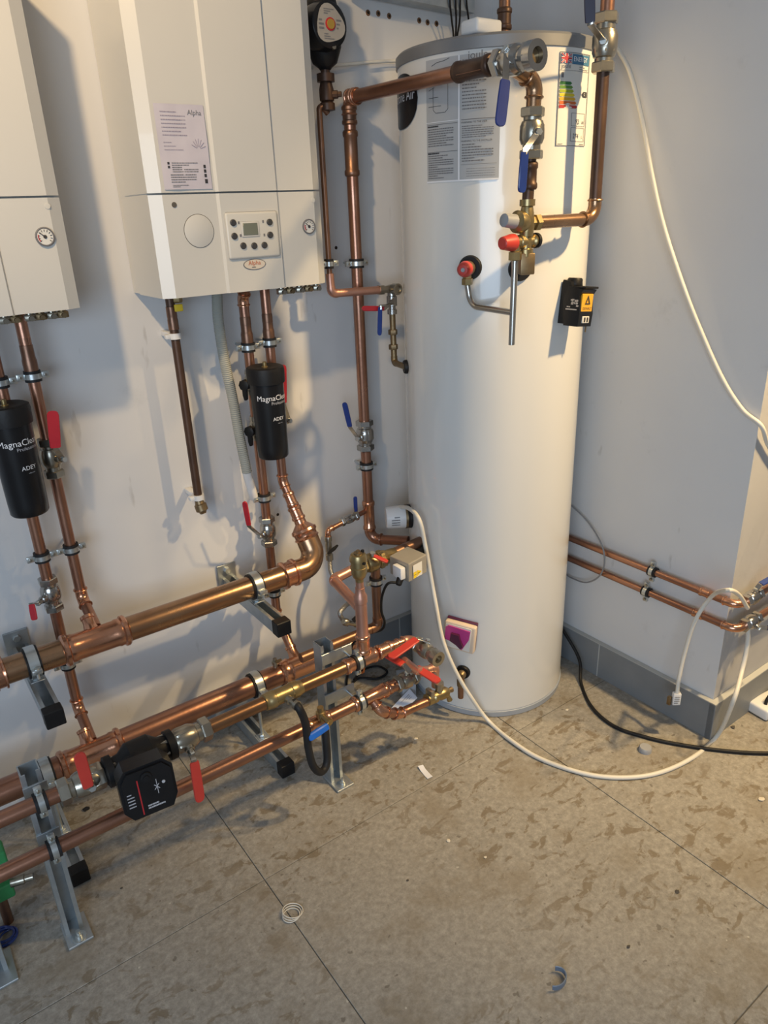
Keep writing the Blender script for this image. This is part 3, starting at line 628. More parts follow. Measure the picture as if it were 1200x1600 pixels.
def bracket(x, z, yend, label, pz, plate=True):
    root = thing('wall_bracket', label, 'bracket', (x, YW, z))
    channel(MB(), (x, YW-.006, z), (x, yend, z), UPD).build('channel', 'galvanised', root, False)
    if plate:
        m = MB().box((x-.004, YW-.004, z+.012), (.062, .007, .11), None, .0015, 1); m.build('wall_plate', 'galvanised', root, False)
        MB().hexn((x-.004, YW-.007, z+.048), -YD, .010, .012).build('bolt', 'zinc', root)
    MB().box((x, yend+.012, z), (.0445, .034, .0445), None, .002, 1).build('end_cap', 'black_matt', root, False)
    zt = pz-RHD-.006
    root2 = thing('header_clip', label.replace('channel bracket', 'clamp and rods').replace('bracket', 'clamp'), 'pipe clamp', (x, YH, zt), 'header pipe clamps')
    MB().band((x, YH, pz), XD, RHD, RHD+.006, .034).build('rubber_liner', 'rubber', root2)
    MB().band((x, YH, pz), XD, RHD+.0055, RHD+.009, .024, 28).build('steel_ring', 'zinc', root2)
    for s in (-1, 1): MB().box((x, YH+s*(RHD+.017), pz), (.024, .018, .012), None, .002).build('lug', 'zinc', root2)
    for s in (-1, 1): MB().lathe((x, YH+s*(RHD+.018), pz+.008), DOWN, [(0, .006), (.006, .006), (.0062, .0035), (.03, .0035)], 8).build('bolt', 'zinc', root2)
    MB().lathe((x, YH, zt), DOWN, [(0, .009), (.014, .009), (.0142, .0052), (zt-z-.02, .0052)], 10).build('threaded_rod', 'zinc', root2)
    MB().hexn((x, YH, z+.022), UPD, .0105, .009).build('nut', 'zinc', root2); MB().box((x, YH, z+.0205), (.034, .036, .004), None, .001, 1).build('square_washer', 'galvanised', root2)
    return root
xb1 = W(30, 1005, y=YW).x; xb2 = W(355, 895, y=YW).x
bracket(xb1, .512, 1.622, 'galvanised channel bracket carrying the upper header at the left', ZH1)
bracket(xb2, .512, 1.628, 'galvanised channel bracket carrying the upper header near the big elbow', ZH1)
bracket(W(125, 1366, y=1.62).x, .024, 1.622, 'galvanised channel bracket near the floor carrying the lower header at the left', ZH2, False)
bracket(W(450, 1190, y=1.62).x, .024, 1.628, 'galvanised channel bracket near the floor carrying the lower header near the hose', ZH2, False)
# ---- vertical posts carrying the two front pipes
YP = 1.44; ZM = .447; ZL = .312
def post(x, y, top, label):
    root = thing('channel_post', label, 'post', (x, y, 0))
    channel(MB(), (x, y, .006), (x, y, top), -YD).build('channel', 'galvanised', root, False)
    MB().box((x+.004, y-.018, .004), (.058, .088, .007), None, .0015, 1).build('base_plate', 'galvanised', root, False)
    MB().lathe((x+.004, y-.044, .0075), UPD, [(0, .017), (.003, .017), (.0032, .009), (.012, .009), (.0122, .005), (.022, .005)], 14).build('anchor_bolt', 'zinc', root)
    return root
pa = W(100, 1455, z=0); pb = W(523, 1207, z=0)
X1, X2 = W(61, 1260, y=1.5).x, W(508, 1040, y=1.53).x
post(X1, 1.503, .497, 'galvanised upright post at the left carrying two copper pipes'); post(X2, 1.532, .488, 'galvanised upright post by the hose carrying two copper pipes')
pc = W(-8, 1440, z=.05)
root = thing('channel_post', 'galvanised post foot at the bottom left edge beside the blue coil', 'post', (-.10, 1.52, 0))
channel(MB(), (-.088, 1.50, .006), (-.088, 1.50, .20), -YD).build('channel', 'galvanised', root, False); MB().box((-.084, 1.49, .004), (.062, .10, .007), None, .0015, 1).build('base_plate', 'galvanised', root, False)
for x, z, lb in ((X1+.002, ZM, 'clamp holding the pump pipe on the left post'), (X1+.002, ZL, 'clamp holding the lowest pipe on the left post'), (X2+.052, ZM, 'clamp holding the pump pipe by the right post'), (X2+.052, ZL, 'clamp holding the lowest pipe by the right post')):
    c_ = clip(lb, (x, YP, z), XD, RM, UPD, YD, .03 if x < .5 else .05, 'pipe clamps on the posts')
    MB().box((x if x < .5 else x-.026, YP+(.041 if x < .5 else .066), z), (.05 if x < .5 else .1, .005, .036), None, .001, 1).build('clamp_plate', 'galvanised', c_, False)

# ---- pump pipe (middle run)
zs_ = lambda px, py, y=YP: W(px, py, y=y).x
xv1a, xv1 = zs_(100, 1245), zs_(137, 1222)
m1 = thing('copper_pipe', 'brown copper pipe stub entering the pump run from the left edge', 'pipe', (0, YP, ZM))
MB().tube([V((-.45, YP, ZM)), V((xv1a+.01, YP, ZM))], RM, .05).build('tube', 'copper', m1)
valve('ball valve with red lever left of the black pump', (xv1, YP, ZM), XD, RM*.95, (0, -.8, .25), W(139, 1232, y=YP-.075), W(123, 1177, y=YP-.075), 'red_cap', (1, 0, .2), .125, 'nickel', w1=.024, stemL=.028)
xpu = zs_(222, 1196)
pu = thing('circulator_pump', 'black circulator pump with faceted electronics head in the middle pipe', 'pump', (xpu, YP, ZM))
MB().lathe((xpu-.085, YP, ZM), XD, [(0, .020), (.006, .036), (.022, .036), (.024, .028), (.04, .03), (.06, .046), (.11, .046), (.13, .03), (.146, .028), (.148, .036), (.164, .036), (.17, .020)], 24).build('volute', 'black_matt', pu)
for s in (-1, 1): MB().hexn((xpu+s*.098-.014, YP, ZM), XD, .031, .028).build('union_nut', 'nickel', pu)
hd = V((-.10, -.99, .08)).normalized(); hu = V((1, 0, 0)); hu = (hu-hd*hu.dot(hd)).normalized(); hv = hd.cross(hu); hv = hv if hv.z > 0 else -hv
pc0 = V((xpu-.010, YP-.008, ZM-.012))
MB().lathe(pc0, hd, [(0, .05), (.05, .052), (.055, .047)], 24).build('motor_ring', 'black_matt', pu)
oct_ = [(-.058, .040), (-.042, .062), (.042, .062), (.060, .040), (.060, -.036), (.046, -.066), (-.040, -.066), (-.058, -.040)]
hb = MB().prism(oct_, pc0+hd*.052, hu, hv, hd*.045); o3 = [(a_*.9, b_*.9) for a_, b_ in oct_]; hb.prism(o3, pc0+hd*.097, hu, hv, hd*.006)
hb = hb.build('electronics_head', 'black_plastic', pu, False)
fmh = flatmap(pc0+hd*.103, hu, hv, hd, .001)
m = MB(); quad(m, fmh, -.021, -.055, -.0182, .035); m.build('red_stripe', 'red_line', hb, False)
m = MB(); put_text(m, 'X', fmh, .012, -.004, height=.013); quad(m, fmh, .0185, -.016, .0197, .022); m.build('emblem', 'print_grey', hb, False)
m = MB(); printed(m, fmh, -.008, -.047, .032, -.034, 2, 3, h=.6); printed(m, fmh, -.046, -.03, -.03, .01, 5, 3, h=.35); m.build('printed_lines', 'print_grey', hb, False)
MB().lathe(pc0+hd*.101+hu*.0+hv*.036, hd, [(0, .013), (.006, .012), (.0065, .006), (.009, .006)], 16).build('vent_screw', 'black_matt', hb)
MB().lathe(pc0+hd*.1025+hu*.034+hv*.008, hd, [(0, .004), (.002, .0035)], 12).build('lamp_button', 'print_grey', hb)
for k in range(4):
    q = pc0+hd*.075+hv*(.03-.02*k); MB().box(q-hu*.053, (.006, .034, .009), (hu, hd, hv), .001, 1).build('cooling_fin', 'black_matt', pu)
xv2 = zs_(288, 1156)
valve('ball valve with red lever hanging down, right of the black pump', (xv2, YP, ZM), XD, RM*.95, (.1, -.9, -.35), W(303, 1188, y=YP-.07), W(313, 1252, y=YP-.072), 'red_cap', (1, 0, .1), .125, 'nickel', w1=.024, stemL=.026)
x5 = zs_(567, 1024)
m2 = thing('copper_pipe', 'brown copper pump pipe from the right-hand valve to the riser tee', 'pipe', (xv2, YP, ZM))
MB().tube([V((xv2+.05, YP, ZM)), V((zs_(540, 1037), YP, ZM))], RM, .05).build('tube', 'copper_aged', m2)
xt = zs_(442, 1086)
MB().lathe((xt-.055, YP, ZM), XD, [(0, RM*1.05), (.002, RM*1.22), (.012, RM*1.22), (.014, RM*1.3), (.03, RM*1.3), (.032, RM*1.18), (.078, RM*1.18), (.08, RM*1.3), (.096, RM*1.3), (.098, RM*1.22), (.11, RM*1.05)], 20).build('brass_tee', 'brass', m2)
MB().lathe((zs_(537, 1040), YP, ZM), XD, [(0, RM), (.001, RM*1.12), (.004, RM*1.26), (.012, RM*1.26), (.016, RM*1.12), (.09, RM*1.12), (.094, RM*1.26), (.102, RM*1.26), (.106, RM*1.1)], 20).build('riser_tee', 'copper_bright', m2)
# ---- lowest pipe
l1 = thing('copper_pipe', 'copper pipe running lowest along the front of the posts', 'pipe', (0, YP, ZL))
xl2 = zs_(622, 1068)
MB().tube([V((-.45, YP, ZL)), V((xl2, YP, ZL))], RM, .05).build('tube', 'copper', l1)
coupling(l1, (zs_(497, 1132), YP, ZL), XD, RM, .075, 'copper_bright')
xt2 = zs_(578, 1087); MB().lathe((xt2-.06, YP, ZL), XD, press(0, 0, RM, .12), 20).build('tee', 'copper_bright', l1); coupling(l1, (xt2+.085, YP, ZL), XD, RM*.85, .05)
# riser from the pump pipe with automatic air vent
xr = zs_(567, 1000)
rs = thing('copper_pipe', 'pinkish copper riser below the brass air vent', 'pipe', (xr, YP, ZM))
zr1 = W(564, 912, y=YP).z
MB().tube([V((xr, YP, ZM)), V((xr, YP, zr1-.05))], RM*.92, .05).build('tube', 'copper_pink', rs); MB().tube([V((xr, YP, zr1-.06)), V((xr, YP, zr1+.012))], RM*.62, .05).build('neck', 'copper_pink', rs)
coupling(rs, (xr, YP, ZM+.05), UPD, RM*.92, .06, 'copper_bright'); MB().lathe((xr, YP, zr1-.055), UPD, [(0, RM*.95), (.002, RM*1.05), (.02, RM*1.05), (.03, RM*.75), (.045, RM*.72), (.046, RM*.62)], 16).build('reducer', 'copper_pink', rs)
YB = 1.684; ZB = .586; XBk = W(521, 909, y=YB).x
zb0 = W(560, 952, y=YP).z
rb = pipe('copper branch rising back from the riser to the brass zone valve', [V((xr, YP+.008, zb0)), V((XBk, YB, ZB-.012)), V((W(556, 893, y=YB).x, YB, ZB))], RM*.86, 'copper_pink', .02, 'copper_pink', True, beads=False, ext=.006)
av = thing('air_vent', 'brass automatic air vent on top of the copper riser', 'air vent', (xr, YP, zr1))
MB().lathe((xr, YP, zr1), UPD, [(0, .010), (.018, .012), (.022, .017), (.034, .0205), (.045, .0205), (.046, .0225), (.052, .0225), (.053, .021), (.068, .021), (.069, .0235), (.078, .0235), (.088, .020), (.090, .015)], 22).build('body', 'brass', av)
MB().lathe((xr, YP, zr1+.090), UPD, [(0, .012), (.004, .012), (.005, .005), (.010, .005)], 12).build('top_plate', 'brass_dull', av)
for dx, dz in ((.012, .092), (.0, .070)): MB().lathe((xr+dx, YP-.004 if dx else YP-.021, zr1+dz), (0, 0, 1) if dx else (.3, -1, 0), [(0, .0045), (.006, .0045)], 10).build('vent_cap', 'black_matt', av)
# zone valve with actuator box
x0z, x1z = W(558, 893, y=YB).x, W(606, 872, y=YB).x
valve('brass ball valve with red lever between the air vent and the grey actuator', (W(580, 884, y=YB).x, YB, ZB), XD, RM*.95, (.1, -.3, .95), W(583, 868, y=YB-.03), W(606, 878, y=YB-.06), 'red_cap', (.6, .5, 0), .085, 'brass', w1=.018, stemL=.016)
pz_ = pipe('brown copper pipe from the zone valve into the cylinder side', [V((x1z-.02, YB, ZB)), V((1.352, YB, ZB+.012))], RM, 'copper_brown', .03, elbows=False)
MB().lathe((W(600, 872, y=YB).x-.03, YB, ZB), XD, [(0, RM), (.004, RM*1.5), (.03, RM*1.55), (.034, RM*1.3), (.07, RM*1.3), (.074, RM*1.12), (.10, RM*1.1)], 8).build('brass_union', 'brass', pz_)
ac = W(632, 886, y=YB-.07); act = thing('valve_actuator', 'grey metal actuator box with yellow warning label on the zone valve', 'actuator', (ac.x, ac.y, ac.z))
bc = V((W(641, 883, y=YB-.085).x, YB-.075, W(641, 883, y=YB-.085).z)); MB().box(bc, (.078, .085, .062), ((.97, .10, .08), (-.1, .99, 0), (0, 0, 1)), .003).build('cover', 'box_grey', act, False)
fa = flatmap(bc+V((.004, -.0435, 0)), (.97, .10, .06), (0, 0, 1), (0, -1, 0), .0015)
wl = MB(); quad(wl, fa, -.022, -.026, .016, .02); wl = wl.build('warning_label', 'label_white', act, False)
m = MB(); quad(m, lambda u, v: fa(u, v)+V((0, -.0006, 0)), -.021, -.025, -.008, -.004); m.add([fa(-.006, -.024)+V((0, -.0006, 0)), fa(.014, -.013)+V((0, -.0006, 0)), fa(-.006, -.002)+V((0, -.0006, 0))], [(0, 1, 2)]); m.build('yellow_triangle', 'yellow', wl, False)
m = MB(); f3 = lambda u, v: fa(u, v)+V((0, -.0012, 0)); quad(m, f3, -.004, -.014, .006, -.0125); quad(m, f3, -.0205, -.0145, -.0085, -.0135); m.build('symbol', 'ink', wl, False)
MB().box(bc+V((-.048, -.016, -.004)), (.02, .042, .040), None, .004).build('wiring_end', 'white_plastic', act)
MB().lathe(bc+V((-.05, -.025, -.022)), (-.6, -.2, -.8), [(0, .011), (.02, .010), (.024, .006)], 12).build('cable_gland', 'black_matt', act)
ce = bc+V((-.058, -.028, -.034))
tag(MB().sweep(spline([ce, W(606, 912, y=1.60), W(597, 932, y=1.62), W(596, 955, y=1.64), W(601, 972, y=1.66), W(596, 984, y=1.68), W(576, 990, y=1.74), W(556, 1000, y=1.73), W(547, 1018, y=1.76), W(545, 1035, y=1.80)]), .0042, 10).build('black_cable', 'black_matt'), 'black flex curving down from the grey actuator box', 'cable')
# brown riser under zone valve and pipe along the wall foot
xw = W(588, 920, y=YB).x; zw = W(590, 972, y=YB).z
bw = pipe('dark brown copper pipe dropping from the zone valve then running behind the post', [V((xw, YB, ZB-.01)), V((xw, YB, zw-.015)), V((W(470, 1028, y=YB).x, YB, zw-.015))], RM*.88, 'copper_brown', .02, 'copper_brown', True, beads=False)
clip('pipe clip on the dark brown drop under the zone valve', (xw, YB, W(588, 907, y=YB).z), DOWN, RM*.88, XD, None)

# ---- small filling loop: tee on the tall pipe, valves and braided hose
TX = vx((545, 170), (576, 790), y=1.922); TY = 1.922; RT = .0172
ZT = W(541, 153, y=TY).z
dirp = (W(838, 88, x=1.30)-V((TX, TY, ZT)))
YT = 1.335
XTP = W(738, 108, x=TX-.006).x
E0t = V((TX, TY, ZT)); E1t = V((TX-.006, 1.36, ZT-.006))
zbot = W(578, 842, y=TY).z
cap_p = WC(640, 806); ai = cang(cap_p)
tp = pipe('tall copper pipe beside the cylinder, turning forward at the top', [E1t, E0t, V((TX, TY, zbot)), V((1.375, 1.80, zbot+.012))], RT, 'copper', .032, 'copper', True, beads=True)
for c_ in tp.children:
    if c_.name.startswith('tube'): c_.data.materials[0] = MATS['copper']
coupling(tp, (TX, TY, W(546, 240, y=TY).z), DOWN, RT, .12, 'copper_brown'); coupling(tp, (TX, TY, W(543, 180, y=TY).z), DOWN, RT, .05, 'copper_brown')
coupling(tp, (TX, TY, W(577, 805, y=TY).z), DOWN, RT, .11, 'copper_bright', 'tee')
zc1 = W(551, 412, y=TY).z
clip('pipe clip on the tall copper pipe right of the centre boiler', (TX, TY, zc1), DOWN, RT, XD, YD, YW-TY-.014)
clip('pipe clip on the tall copper pipe below its blue valve', (TX, TY, W(571, 728, y=TY).z), DOWN, RT, XD, YD, YW-TY-.014)
valve('ball valve with upright blue lever on the tall copper pipe', (TX, TY, W(569, 680, y=TY).z), DOWN, RT*.95, (-.9, -.42, 0), W(547, 668, y=TY-.03), W(538, 629, y=TY-.03), 'blue_grip', (.5, -.8, 0), .10, 'chrome', w1=.018, stemL=.028)
# branch from the tee
zb_ = W(574, 797, y=TY).z; q1 = W(511, 818, y=TY-.02)
fl1 = pipe('thin copper branch with elbow left of the tall pipe', [V((TX, TY, zb_)), V((q1.x, TY-.02, zb_-.018)), V((q1.x, TY-.02, W(512, 840, y=TY-.02).z))], .0085, 'copper', .022, 'copper_bright', True, beads=True, ext=.012)
valve('small chrome isolating valve with blue lever on the thin branch', (W(546, 806, y=TY-.01).x, TY-.008, zb_-.008), V((1, .06, .06)), .0085, (.2, -.7, .5), W(556, 800, y=TY-.04), W(555, 776, y=TY-.04), 'blue_grip', (1, -.2, 0), .07, 'chrome', w1=.013, stemL=.014)
pv = V((q1.x, TY-.02, W(512, 857, y=TY-.02).z))
bv2 = thing('hose_valve', 'chrome hose valve with black butterfly handle above the braided hose', 'valve', pv)
MB().lathe(pv+UPD*.045, DOWN, [(0, .010), (.004, .0125), (.018, .0125), (.02, .009), (.034, .011), (.056, .011), (.066, .009), (.068, .0125), (.088, .0125), (.09, .008)], 12).build('body', 'nickel', bv2)
MB().strap([pv+V((-.018, -.022, -.008)), pv+V((-.008, -.022, -.002)), pv+V((.008, -.022, .004)), pv+V((.022, -.022, .012))], (0, .3, 1), [.006, .012, .012, .006], .007).build('butterfly_handle', 'black_matt', bv2)
hz = pv-UPD*.045
tag(MB().sweep(spline([hz, W(517, 893, y=1.87), W(527, 912, y=1.84), W(545, 938, y=1.80), W(538, 948, y=1.72), W(531, 958, y=1.70), W(537, 970, y=1.70), W(545, 976, y=1.69)], 10), .0075, 12).build('braided_hose', 'braid'), 'braided steel filling hose looping behind the copper riser', 'hose')
bq = W(549, 972, y=YB); bvx = thing('hose_valve', 'small valve with black lever at the foot of the braided hose', 'valve', bq)
MB().lathe(bq+V((-.03, 0, .014)), (.85, 0, -.5), [(0, .009), (.004, .012), (.016, .012), (.018, .008), (.05, .008), (.052, .011), (.064, .011)], 10).build('body', 'nickel', bvx)
MB().strap([bq+V((-.002, -.012, .010)), bq+V((.018, -.016, .022)), bq+V((.035, -.018, .030))], (0, .3, 1), [.014, .016, .014], .009).build('handle', 'black_matt', bvx)

# ================================================================== HOT WATER CYLINDER
ZTOP, ZRIM = 1.972, 1.945
cy_ = thing('hot_water_cylinder', 'tall white hot water cylinder with grey rim and stickers', 'cylinder', (CX, CY, 0))
MB().lathe((CX, CY, 0), UPD, [(.022, CR-.003), (.026, CR), (ZRIM, CR)], 96).build('casing', 'cylinder_white', cy_, True, 30)
MB().lathe((CX, CY, 0), UPD, [(ZRIM-.004, CR+.001), (ZRIM-.003, CR+.004), (ZTOP-.006, CR+.004), (ZTOP, CR-.002), (ZTOP+.006, CR-.03), (ZTOP+.012, .01)], 96).build('top_rim', 'rim_grey', cy_, True, 30)
MB().lathe((CX, CY, 0), UPD, [(.0, CR-.006), (.002, CR+.001), (.022, CR+.003), (.024, CR-.002)], 96).build('base_rim', 'base_grey', cy_, True, 30)
def cmap(a0, eps=.0008): return lambda u, v: cpt(a0+u/CR, v, CR+eps)
def port(px, py, r, name='port_gasket'):
    p = WC(px, py); n_ = cn(cang(p)); MB().lathe(p-n_*.004, n_, [(0, r), (.010, r), (.014, r*.92), (.014, r*.4)], 28).build(name, 'black_matt', cy_); return p, n_
# instruction sticker
a1, a2 = cang(WC(667, 190)), cang(WC(781, 200)); zt, zb2 = 1.932, WC(725, 283).z
f1 = cmap(a1); Ls = (a2-a1)*CR
stk = MB(); quad(stk, f1, 0, zb2, Ls, zt, 20); stk = stk.build('instruction_sticker', 'label_grey', cy_, True, 60)
f2 = cmap(a1, .0021); mid = Ls*.49; Hs = zt-zb2
m = MB(); quad(m, f2, mid-.002, zb2, mid+.002, zt, 1); quad(m, f2, 0, zb2+Hs*.50, mid, zb2+Hs*.505, 8); quad(m, f2, 0, zb2, Ls, zb2+.004, 12); m.build('sticker_border', 'print_white', stk, False)
m = MB()
printed(m, f2, .006, zb2+Hs*.03, mid-.008, zb2+Hs*.235, 11, 1, h=.42); printed(m, f2, .006, zb2+Hs*.30, mid-.008, zb2+Hs*.455, 8, 2, h=.42)
printed(m, f2, mid+.008, zb2+Hs*.35, Ls-.008, zb2+Hs*.455, 6, 3, h=.42); printed(m, f2, mid+.008, zb2+Hs*.155, Ls-.008, zb2+Hs*.31, 7, 4, h=.42)
printed(m, f2, mid+.008, zb2+Hs*.57, Ls-.008, zb2+Hs*.97, 15, 5, h=.36, fill=.7); printed(m, f2, mid+.02, zb2+Hs*.03, Ls-.008, zb2+Hs*.11, 4, 7, h=.18, fill=.98)
for v in (.255, .48): quad(m, f2, .004, zb2+Hs*v, mid-.004, zb2+Hs*(v+.004), 6)
quad(m, f2, mid+.006, zb2+Hs*.497, Ls-.006, zb2+Hs*.503, 6); quad(m, f2, mid+.006, zb2+Hs*.135, Ls-.006, zb2+Hs*.138, 6)
m.build('printed_lines', 'ink_soft', stk, False)
m = MB()
for s, u, v, w_ in (('WARNING TO THE USER', mid+.006, .47, .065), ('WARNING TO THE INSTALLER', mid+.006, .32, .078)): put_text(m, s, f2, u, zb2+Hs*v, width=w_)
printed(m, f2, .005, zb2+Hs*.46, .042, zb2+Hs*.476, 1, 12, h=.7); printed(m, f2, .005, zb2+Hs*.238, .06, zb2+Hs*.254, 1, 14, h=.7)
m.build('lettering', 'ink', stk, False)
m = MB()   # line drawing of the cylinder
def ln(pts): m.sweep([f2(Ls*u, zb2+Hs*v) for u, v in pts], .0005, 4)
for p_ in ([(.10, .95), (.18, .97), (.28, .975), (.36, .99)], [(.12, .60), (.12, .78)], [(.34, .60), (.34, .92)], [(.12, .60), (.16, .575), (.30, .575), (.34, .60)], [(.04, .63), (.24, .63)], [(.05, .70), (.2, .70)], [(.05, .76), (.14, .78)]): ln(p_)
m.build('line_drawing', 'ink', stk, False)
m = MB(); r_ = random.Random(4)
f2l = f2
m = MB(); put_text(m, 'joule', cmap(a1, .0021), Ls*.60, ZRIM-.024, width=.048); m.build('lettering', 'ink_soft', cy_, False)
# round dark maker sticker at the left edge
ac_ = cang(WC(634, 158))-.10; zc_ = WC(634, 158).z; mk = MB(); cm1 = cmap(ac_, .0022); rw, rh = .092, .064
n_ = 32; hgt = lambda u: rh*max(0, 1-abs(u/rw)**2.6)**.5
for k in range(n_):
    u0, u1 = -rw+2*rw*k/n_, -rw+2*rw*(k+1)/n_
    mk.add([cm1(u0, zc_-hgt(u0)), cm1(u1, zc_-hgt(u1)), cm1(u1, zc_+hgt(u1)), cm1(u0, zc_+hgt(u0))], [(0, 1, 2, 3)])
mk = mk.build('maker_sticker', 'black_plastic', cy_, False)
m = MB(); put_text(m, 'cyclone Air', cmap(ac_, .0030), -.078, zc_+.000, width=.158); m.build('lettering', 'print_white', mk, False)
# energy label
b1, b2 = cang(WC(871, 150)), cang(WC(917, 150)); zt2, zb3 = 1.930, WC(890, 228).z; Le = (b2-b1)*CR; He = zt2-zb3
e0 = cmap(b1); el = MB(); quad(el, e0, 0, zb3, Le, zt2, 10); el = el.build('energy_label', 'label_white', cy_, True, 60)
e1 = cmap(b1, .0022); e2 = cmap(b1, .0030); e3 = cmap(b1, .0036); ez = lambda t: zb3+He*t
m = MB()
for u0, v0, u1, v1 in ((.0, .0, 1, .006), (.0, .994, 1, 1), (0, 0, .02, 1), (.98, 0, 1, 1), (.02, .81, .98, .814)): quad(m, e1, Le*u0, ez(v0), Le*u1, ez(v1), 6)
for v0, v1 in ((.05, .2), (.22, .36)):
    for u0, w0, u1, w1 in ((.42, v0, .93, v0+.004), (.42, v1, .93, v1+.004), (.42, v0, .435, v1), (.915, v0, .93, v1)): quad(m, e1, Le*u0, ez(w0), Le*u1, ez(w1), 3)
m.build('label_border', 'ink_soft', el, False)
m = MB(); quad(m, e1, Le*.36, ez(.88), Le*.97, ez(.985), 4); m.build('blue_band', 'en_blue', el, False)
m = MB(); put_text(m, 'ENERGY', e2, Le*.40, ez(.91), width=Le*.48); m.build('lettering', 'print_white', el, False)
m = MB(); quad(m, e1, Le*.04, ez(.885), Le*.33, ez(.985), 3); fb = m.build('union_flag', 'flag_blue', el, False)
m = MB(); fu = lambda u, v: (Le*(.04+.29*u), ez(.885+.1*v))
for w_, mm, ee in ((.34, 'flag_white', e2), (.18, 'flag_red', e3)):
    m = MB(); quad(m, ee, fu(.5-w_/2, 0)[0], fu(0, 0)[1], fu(.5+w_/2, 0)[0], fu(0, 1)[1]); quad(m, ee, fu(0, 0)[0], fu(0, .5-w_/2)[1], fu(1, 0)[0], fu(0, .5+w_/2)[1], 3)
    for s in (0, 1):
        k_ = w_*.35
        pts = [(0, 0 if not s else 1), (k_, 0 if not s else 1), (1, (1-k_) if not s else k_), (1, 1 if not s else 0), (1-k_, 1 if not s else 0), (0, k_ if not s else 1-k_)]
        m.add([ee(*fu(*q_)) for q_ in pts], [tuple(range(6))])
    m.build('flag_cross', mm, fb, False)
for i, mm in enumerate(('en_dgreen', 'en_green', 'en_lime', 'en_yellow', 'en_amber', 'en_orange', 'en_red')):
    m = MB(); v0 = .695-.0415*i; v1 = v0-.034; L_ = .30+.035*i
    m.add([e1(Le*.04, ez(v0)), e1(Le*(.04+L_), ez(v0)), e1(Le*(.09+L_), ez((v0+v1)/2)), e1(Le*(.04+L_), ez(v1)), e1(Le*.04, ez(v1))], [(0, 1, 2, 3, 4)]); m.build('energy_arrow', mm, el, False)
m = MB(); m.add([e1(Le*.95, ez(.60)), e1(Le*.95, ez(.54)), e1(Le*.80, ez(.54)), e1(Le*.74, ez(.57)), e1(Le*.80, ez(.60))], [(0, 1, 2, 3, 4)]); ra = m.build('rating_arrow', 'ink', el, False)
m = MB(); put_text(m, 'C', e2, Le*.815, ez(.556), height=He*.028); m.build('lettering', 'print_white', el, False)
m = MB(); put_text(m, '92', e1, Le*.57, ez(.245), height=.011); put_text(m, 'W', e1, Le*.80, ez(.245), height=.007); put_text(m, '274', e1, Le*.50, ez(.085), height=.011); put_text(m, 'L', e1, Le*.82, ez(.085), height=.007); m.build('lettering', 'ink', el, False)
m = MB(); put_text(m, 'joule', e1, Le*.06, ez(.835), width=Le*.26); printed(m, e1, Le*.6, ez(.82), Le*.95, ez(.865), 2, 3, h=.3); quad(m, e1, Le*.07, ez(.735), Le*.13, ez(.79)); printed(m, e1, Le*.05, ez(.012), Le*.2, ez(.03), 1, 2, h=.4); printed(m, e1, Le*.75, ez(.012), Le*.95, ez(.03), 1, 2, h=.4); m.build('printed_lines', 'ink_soft', el, False)
# ports
port(735, 418, .031); port(812, 420, .031); port(641, 806, .040); port(657, 857, .034); port(724, 1049, .024); port(636, 573, .021)
# small badge plate under immersion heater
# immersion heater
ni = cn(ai); pi_ = cap_p+ni*.012
im = thing('immersion_heater', 'white round immersion heater cap low on the cylinder', 'heater', cap_p)
MB().lathe(pi_-ni*.006, ni, [(0, .041), (.010, .041)], 28).build('mounting_ring', 'brass_dull', im)
MB().lathe(pi_+ni*.004, ni, [(0, .0385), (.006, .0385), (.058, .037), (.064, .034), (.065, .001)], 30).build('cover', 'white_plastic', im)
u_, w2_, _ = frame(ni); td = V((-ni.y, ni.x, 0)); td = td if td.y < 0 else -td
m = MB(); printed(m, lambda u, v: pi_+ni*(.02+u)+td*(math.cos(v)*.0385)+UPD*math.sin(v)*.0385, .005, -.5, .035, .45, 4, 3, h=.4); m.build('printed_lines', 'ink_soft', im, False)
# TPR valve with stainless discharge
p, n_ = WC(735, 418), cn(cang(WC(735, 418)))
tv = thing('relief_valve', 'brass relief valve with red cap on the left of the cylinder front', 'valve', p)
MB().lathe(p, n_, [(.004, .016), (.02, .016), (.022, .019), (.040, .019), (.044, .014), (.05, .014)], 14).build('body', 'brass_dull', tv)
MB().lathe(p, n_, [(.046, .019), (.05, .0205), (.068, .018), (.076, .012), (.077, .001)], 18).build('red_cap', 'red_cap', tv); MB().lathe(p, n_, [(.076, .006), (.0785, .005)], 12).build('cap_screw', 'grey_cap', tv)
pd = p+n_*.032; MB().lathe(pd-UPD*.012, DOWN, [(0, .011), (.012, .011), (.013, .0145), (.028, .0145), (.03, .009)], 6).build('outlet_nut', 'brass', tv)
# cold water combination valve group, standing off the cylinder
GY = 1.312
def G(px, py, dy=0): return W(px, py, y=GY+dy)
gx = G(823, 345).x
zel = G(838, 128).z; xel = G(836, 128).x
tb = G(776, 113)
mp_ = pipe('copper drop with elbow behind the large open valve', [V((TX+.0, GY, ZT-.006)), V((xel, GY, zel)), V((xel-.004, GY, G(830, 190).z))], RT*.98, 'copper_gold', .03, 'copper_gold', True, beads=True)
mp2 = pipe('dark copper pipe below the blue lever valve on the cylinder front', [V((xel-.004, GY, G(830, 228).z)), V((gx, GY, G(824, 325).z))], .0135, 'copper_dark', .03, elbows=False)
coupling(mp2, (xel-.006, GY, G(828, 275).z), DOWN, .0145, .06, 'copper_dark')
MB().tube([V((xel-.002, GY, G(835, 165).z)), V((xel-.003, GY, G(832, 185).z))], .016).build('collar', 'copper_dark', mp_)
tpc = (E1t-E0t).normalized()
coupling(tp, V((TX-.003, (W(742, 108, x=TX).y), ZT-.004)), tpc, RT*1.05, .12, 'copper_dark')
